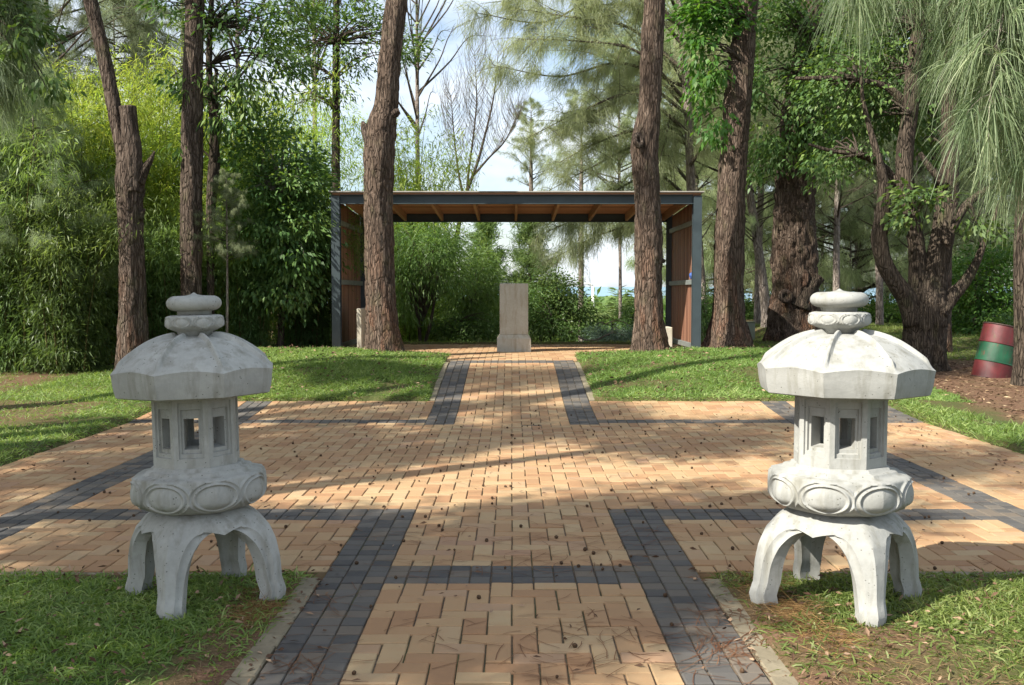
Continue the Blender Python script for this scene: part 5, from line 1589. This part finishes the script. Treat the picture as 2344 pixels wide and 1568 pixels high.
# ------------------------------------------------------------------ grass, litter
def grass_patch(name, label, region, n, Lr, Wr, seed, mm='grass', lean=.9, segs=2, dens=None):
    """region(x, y) -> bool on points drawn in its bounds (x0, x1, y0, y1)"""
    r2 = np.random.default_rng(seed)
    (x0, x1, y0, y1), fn = region
    x = x0 + (x1 - x0) * r2.random(n); y = y0 + (y1 - y0) * r2.random(n)
    k = fn(x, y)
    patch = fbm(np.stack([x * 1.7, y * 1.7, x * 0 + seed], -1), 3)
    k &= r2.random(n) < np.clip((patch - .33) * 6 + .3, .10, 1)
    if dens is not None: k &= r2.random(n) < dens(x, y)
    x, y, patch = x[k], y[k], patch[k]
    m = len(x)
    P = np.stack([x, y, H(x, y) - .004], -1)
    tuft = vnoise(np.stack([x * 14, y * 14, x * 0], -1))
    Dr = np.stack([r2.normal(size=m) * lean, r2.normal(size=m) * lean, np.full(m, .75)], -1)
    rnd = np.clip(.25 + .6 * (patch - .4) + .55 * (r2.random(m) - .25) + .25 * (tuft - .5), 0, 1)
    g = Geo()
    needle_quads(g, P, Dr, Lr[0] + (Lr[1] - Lr[0]) * r2.random(m) * (.5 + tuft), Wr * (.7 + .6 * r2.random(m)), rnd, droop=.35, segs=segs, r=r2)
    return kind(build(g, name, M[mm]), 'stuff', label)
tr_c = np.array([(o.location.x, o.location.y) for o in (t4, t5, t6)])
def no_path(x, y):
    return (np.abs(x) > 1.12)
grass_patch('near_grass', 'lush lawn round the shaded lantern', ((-4.4, -1.06, 3.3, 5.26), lambda x, y: y < 5.2), 80000, (.03, .085), .0078, 1, dens=lambda x, y: 1 - .85 * soil_at(x, y) * (soil_at(x, y) > .31))
grass_patch('near_grass', 'patchy lawn round the sunlit lantern', ((1.06, 4.4, 3.3, 5.26), lambda x, y: y < 5.2), 72000, (.03, .08), .0078, 2, dens=lambda x, y: (1 - .8 * soil_at(x, y) * (soil_at(x, y) > .31)) * np.where((x < 2.1) & (y < 4.25), .35, 1))
grass_patch('dry_grass', 'dry straw in the lawn round the sunlit lantern', ((1.12, 3.4, 3.0, 5.2), lambda x, y: (x < 2.6) | (y > 4.9)), 15000, (.03, .09), .0035, 3, 'dry_grass', 1.6)
grass_patch('dry_grass', 'dry straw at the lawn edge by the shaded lantern', ((-4.2, -1.12, 3.2, 5.2), lambda x, y: (x > -1.6) | (y > 4.85)), 7000, (.02, .07), .0035, 4, 'dry_grass', 1.6)
grass_patch('lawn_grass', 'green lawn bank left of the path', ((-5.6, -1.08, 12.72, 17.1), lambda x, y: (y < 16.9) | (x < -4.1)), 95000, (.04, .10), .011, 5, lean=.7, segs=1)
grass_patch('lawn_grass', 'green lawn bank right of the path', ((1.08, 6.6, 12.72, 18.5), lambda x, y: ((y < 16.9) | (x > 4.0)) & (soil_at(x, y) < .85)), 110000, (.04, .10), .011, 6, lean=.7, segs=1)
grass_patch('side_grass', 'thin grass along the left paving edge', ((-9.5, -4.36, 7.5, 17.5), lambda x, y: x > -12), 90000, (.04, .11), .010, 7, lean=.8, segs=1, dens=lambda x, y: 1 - .75 * (soil_at(x, y) > .5))
grass_patch('side_grass', 'rough grass along the right paving edge', ((4.74, 7.5, 4.0, 14.5), lambda x, y: (y < 8.5) | (x < 4.9 + 1.3 * fbm(np.stack([x, y * .8, x * 0 + 2], -1), 2))), 50000, (.05, .15), .011, 8, lean=.7, segs=2)
grass_patch('back_grass', 'dark grass fringe behind the shelter floor and under the right grove', ((-6, 14, 17.5, 30), lambda x, y: ((y > 20.6) & (y < 21.4)) | (x > 4.0)), 130000, (.04, .12), .014, 9, lean=.6, segs=1, dens=lambda x, y: 1 - .8 * (soil_at(x, y) > .8))
# mulch
r = np.random.default_rng(71)
n = 16000
x = 4.9 + 7 * r.random(n); y = 9 + 10 * r.random(n)
k = soil_at(x, y) > .55; x, y = x[k], y[k]; n = len(x)
P = np.stack([x, y, H(x, y) + .004], -1)
g = Geo(); d = r.normal(size=(n, 3)) * np.array([1, 1, .18])
leaf_quads(g, P, d, .03 + .07 * r.random(n), .010 + .018 * r.random(n), r.random(n) ** 2.2, r=r)
kind(build(g, 'mulch', M['chip']), 'stuff', 'brown bark mulch and dead leaves on the right bank')
# fallen casuarina needles lying over the bricks and kerbs
g = Geo()
def litter_at(x, y, n, spread, Ln=.18, w=.0027, dr=None):
    a = r.random(n) * 6.28 if dr is None else dr + r.normal(size=n) * .5
    px = x + r.normal(size=n) * spread; py = y + r.normal(size=n) * spread * .7
    ok = (py > 3.4)
    for k in range(n):
        if not ok[k]: continue
        l = Ln * (.4 + .9 * r.random()); c = (r.random() - .5) * .9
        pts = [np.array([px[k] + math.cos(a[k] + c * t) * l * t, py[k] + math.sin(a[k] + c * t) * l * t, 0]) for t in (0, .35, .7, 1)]
        V = []
        for q in pts:
            nv = np.array([-math.sin(a[k]), math.cos(a[k]), 0]) * w * .6
            z = float(zpath(q[1])) + .0035 + .003 * r.random()
            V += [q - nv + [0, 0, z], q + nv + [0, 0, z]]
        g.add(V, [(0, 1, 3, 2), (2, 3, 5, 4), (4, 5, 7, 6)], rnd=.15 + .6 * r.random())
for k in range(46):
    yy = 3.7 + 8.5 * r.random() ** 1.2; xx = (r.random() - .5) * min(9, 1.0 * yy)
    litter_at(xx, yy, 9, .16, dr=(r.random() - .5) * .9)
for k in range(10): litter_at((r.random() - .5) * 1.6, 5.2 + .9 * r.random(), 14, .2, .2, dr=.1)
litter_at(.95, 4.1, 90, .13, .17); litter_at(1.0, 4.5, 40, .12, .17); litter_at(.3, 4.05, 36, .2, .2); litter_at(-.95, 4.7, 30, .12); litter_at(1.3, 7.2, 60, .5, .2, dr=.1); litter_at(-.8, 3.9, 26, .15)
for k in range(420):
    yy = 3.6 + 8.6 * r.random(); litter_at((r.random() - .5) * .95 * yy, yy, 1, .1)
kind(build(g, 'needle_litter', M['red_needle'], smooth=False), 'stuff', 'thin fallen needles and twigs strewn over the bricks')
g = Geo()
m = 900
yy = 3.7 + 9 * r.random(m); xx = (r.random(m) - .5) * .98 * yy
side = r.random(m) < .55
xx = np.where(side & (yy < 5.3), np.sign(xx) * (.93 + .12 * r.random(m)), xx); xx = np.where(side & (yy > 5.3), np.sign(xx) * (4.45 - .5 * r.random(m) ** 2), xx)
leaf_quads(g, np.stack([xx, yy, zpath(yy) + .012], -1), r.normal(size=(m, 3)) * np.array([1, 1, .12]), .02 + .035 * r.random(m), .008 + .012 * r.random(m), r.random(m), r=r)
m = 1100
xx = np.sign(r.random(m) - .5) * (1.1 + 2.4 * r.random(m)); yy = 3.5 + 1.7 * r.random(m)
leaf_quads(g, np.stack([xx, yy, H(xx, yy) + .03 * r.random(m) + .008], -1), r.normal(size=(m, 3)) * np.array([1, 1, .3]), .02 + .035 * r.random(m), .008 + .012 * r.random(m), r.random(m), r=r)
m = 900
xx = np.sign(r.random(m) - .5) * (1.1 + 3.4 * r.random(m)); yy = 12.8 + 4 * r.random(m)
leaf_quads(g, np.stack([xx, yy, H(xx, yy) + .05], -1), r.normal(size=(m, 3)) * np.array([1, 1, .3]), .03 + .05 * r.random(m), .015 + .02 * r.random(m), r.random(m), r=r)
kind(build(g, 'leaf_litter', M['chip'], smooth=False), 'stuff', 'small dead leaves lying along the paving edges and in the lawns')
# a heap of reddish needles at the shaded lantern foot and the straw by the other
g = Geo()
for cx, cy, m, sp in ((-1.17, 4.52, 900, .09), (-1.22, 4.75, 300, .1), (1.28, 4.55, 700, .12), (1.25, 4.95, 500, .12), (1.35, 4.2, 600, .14)):
    x = cx + r.normal(size=m) * sp * .6; y = cy + r.normal(size=m) * sp * 1.3
    kk = np.abs(x) > 1.11; x, y = x[kk], y[kk]; m = len(x)
    needle_quads(g, np.stack([x, y, H(x, y) + .012 * r.random(m)], -1), r.normal(size=(m, 3)) * np.array([1, 1, .12]), .06 + .08 * r.random(m), .0018, r.random(m), droop=.02, r=r)
kind(build(g, 'needle_heap', M['red_needle'], smooth=False), 'stuff', 'reddish needle heaps at the lawn edges by the lantern feet')
# seed cones
bm = bmesh.new(); bmesh.ops.create_icosphere(bm, subdivisions=2, radius=.0085)
V = np.array([v.co[:] for v in bm.verts]); T = [[v.index for v in f.verts] for f in bm.faces]; bm.free()
V = V * (1 + .22 * (np.random.default_rng(5).random(len(V))[:, None] - .5)) * np.array([1, 1, 1.15])
cone_me = Geo().add(V, T=T).mesh('seed_cone', M['cone'], False)
CL = 'small round brown seed cone fallen on the paving'
nn = 0
while nn < 290:
    yy = 3.75 + 8.9 * r.random() ** 1.0; xx = (r.random() - .5) * .98 * yy
    if not (paved(int(math.floor(xx / U)), int(math.floor((yy - Y0) / U)))): continue
    if yy < 5.2 and r.random() < .6: continue
    o = thing('seed_cone', CL, 'cone', (xx, yy, float(zpath(yy)) + .009), 'seed cones scattered on the paving', (r.random() * 3, r.random() * 3, r.random() * 6), cone_me)
    s2 = .75 + .6 * r.random(); o.scale = (s2,) * 3
    nn += 1
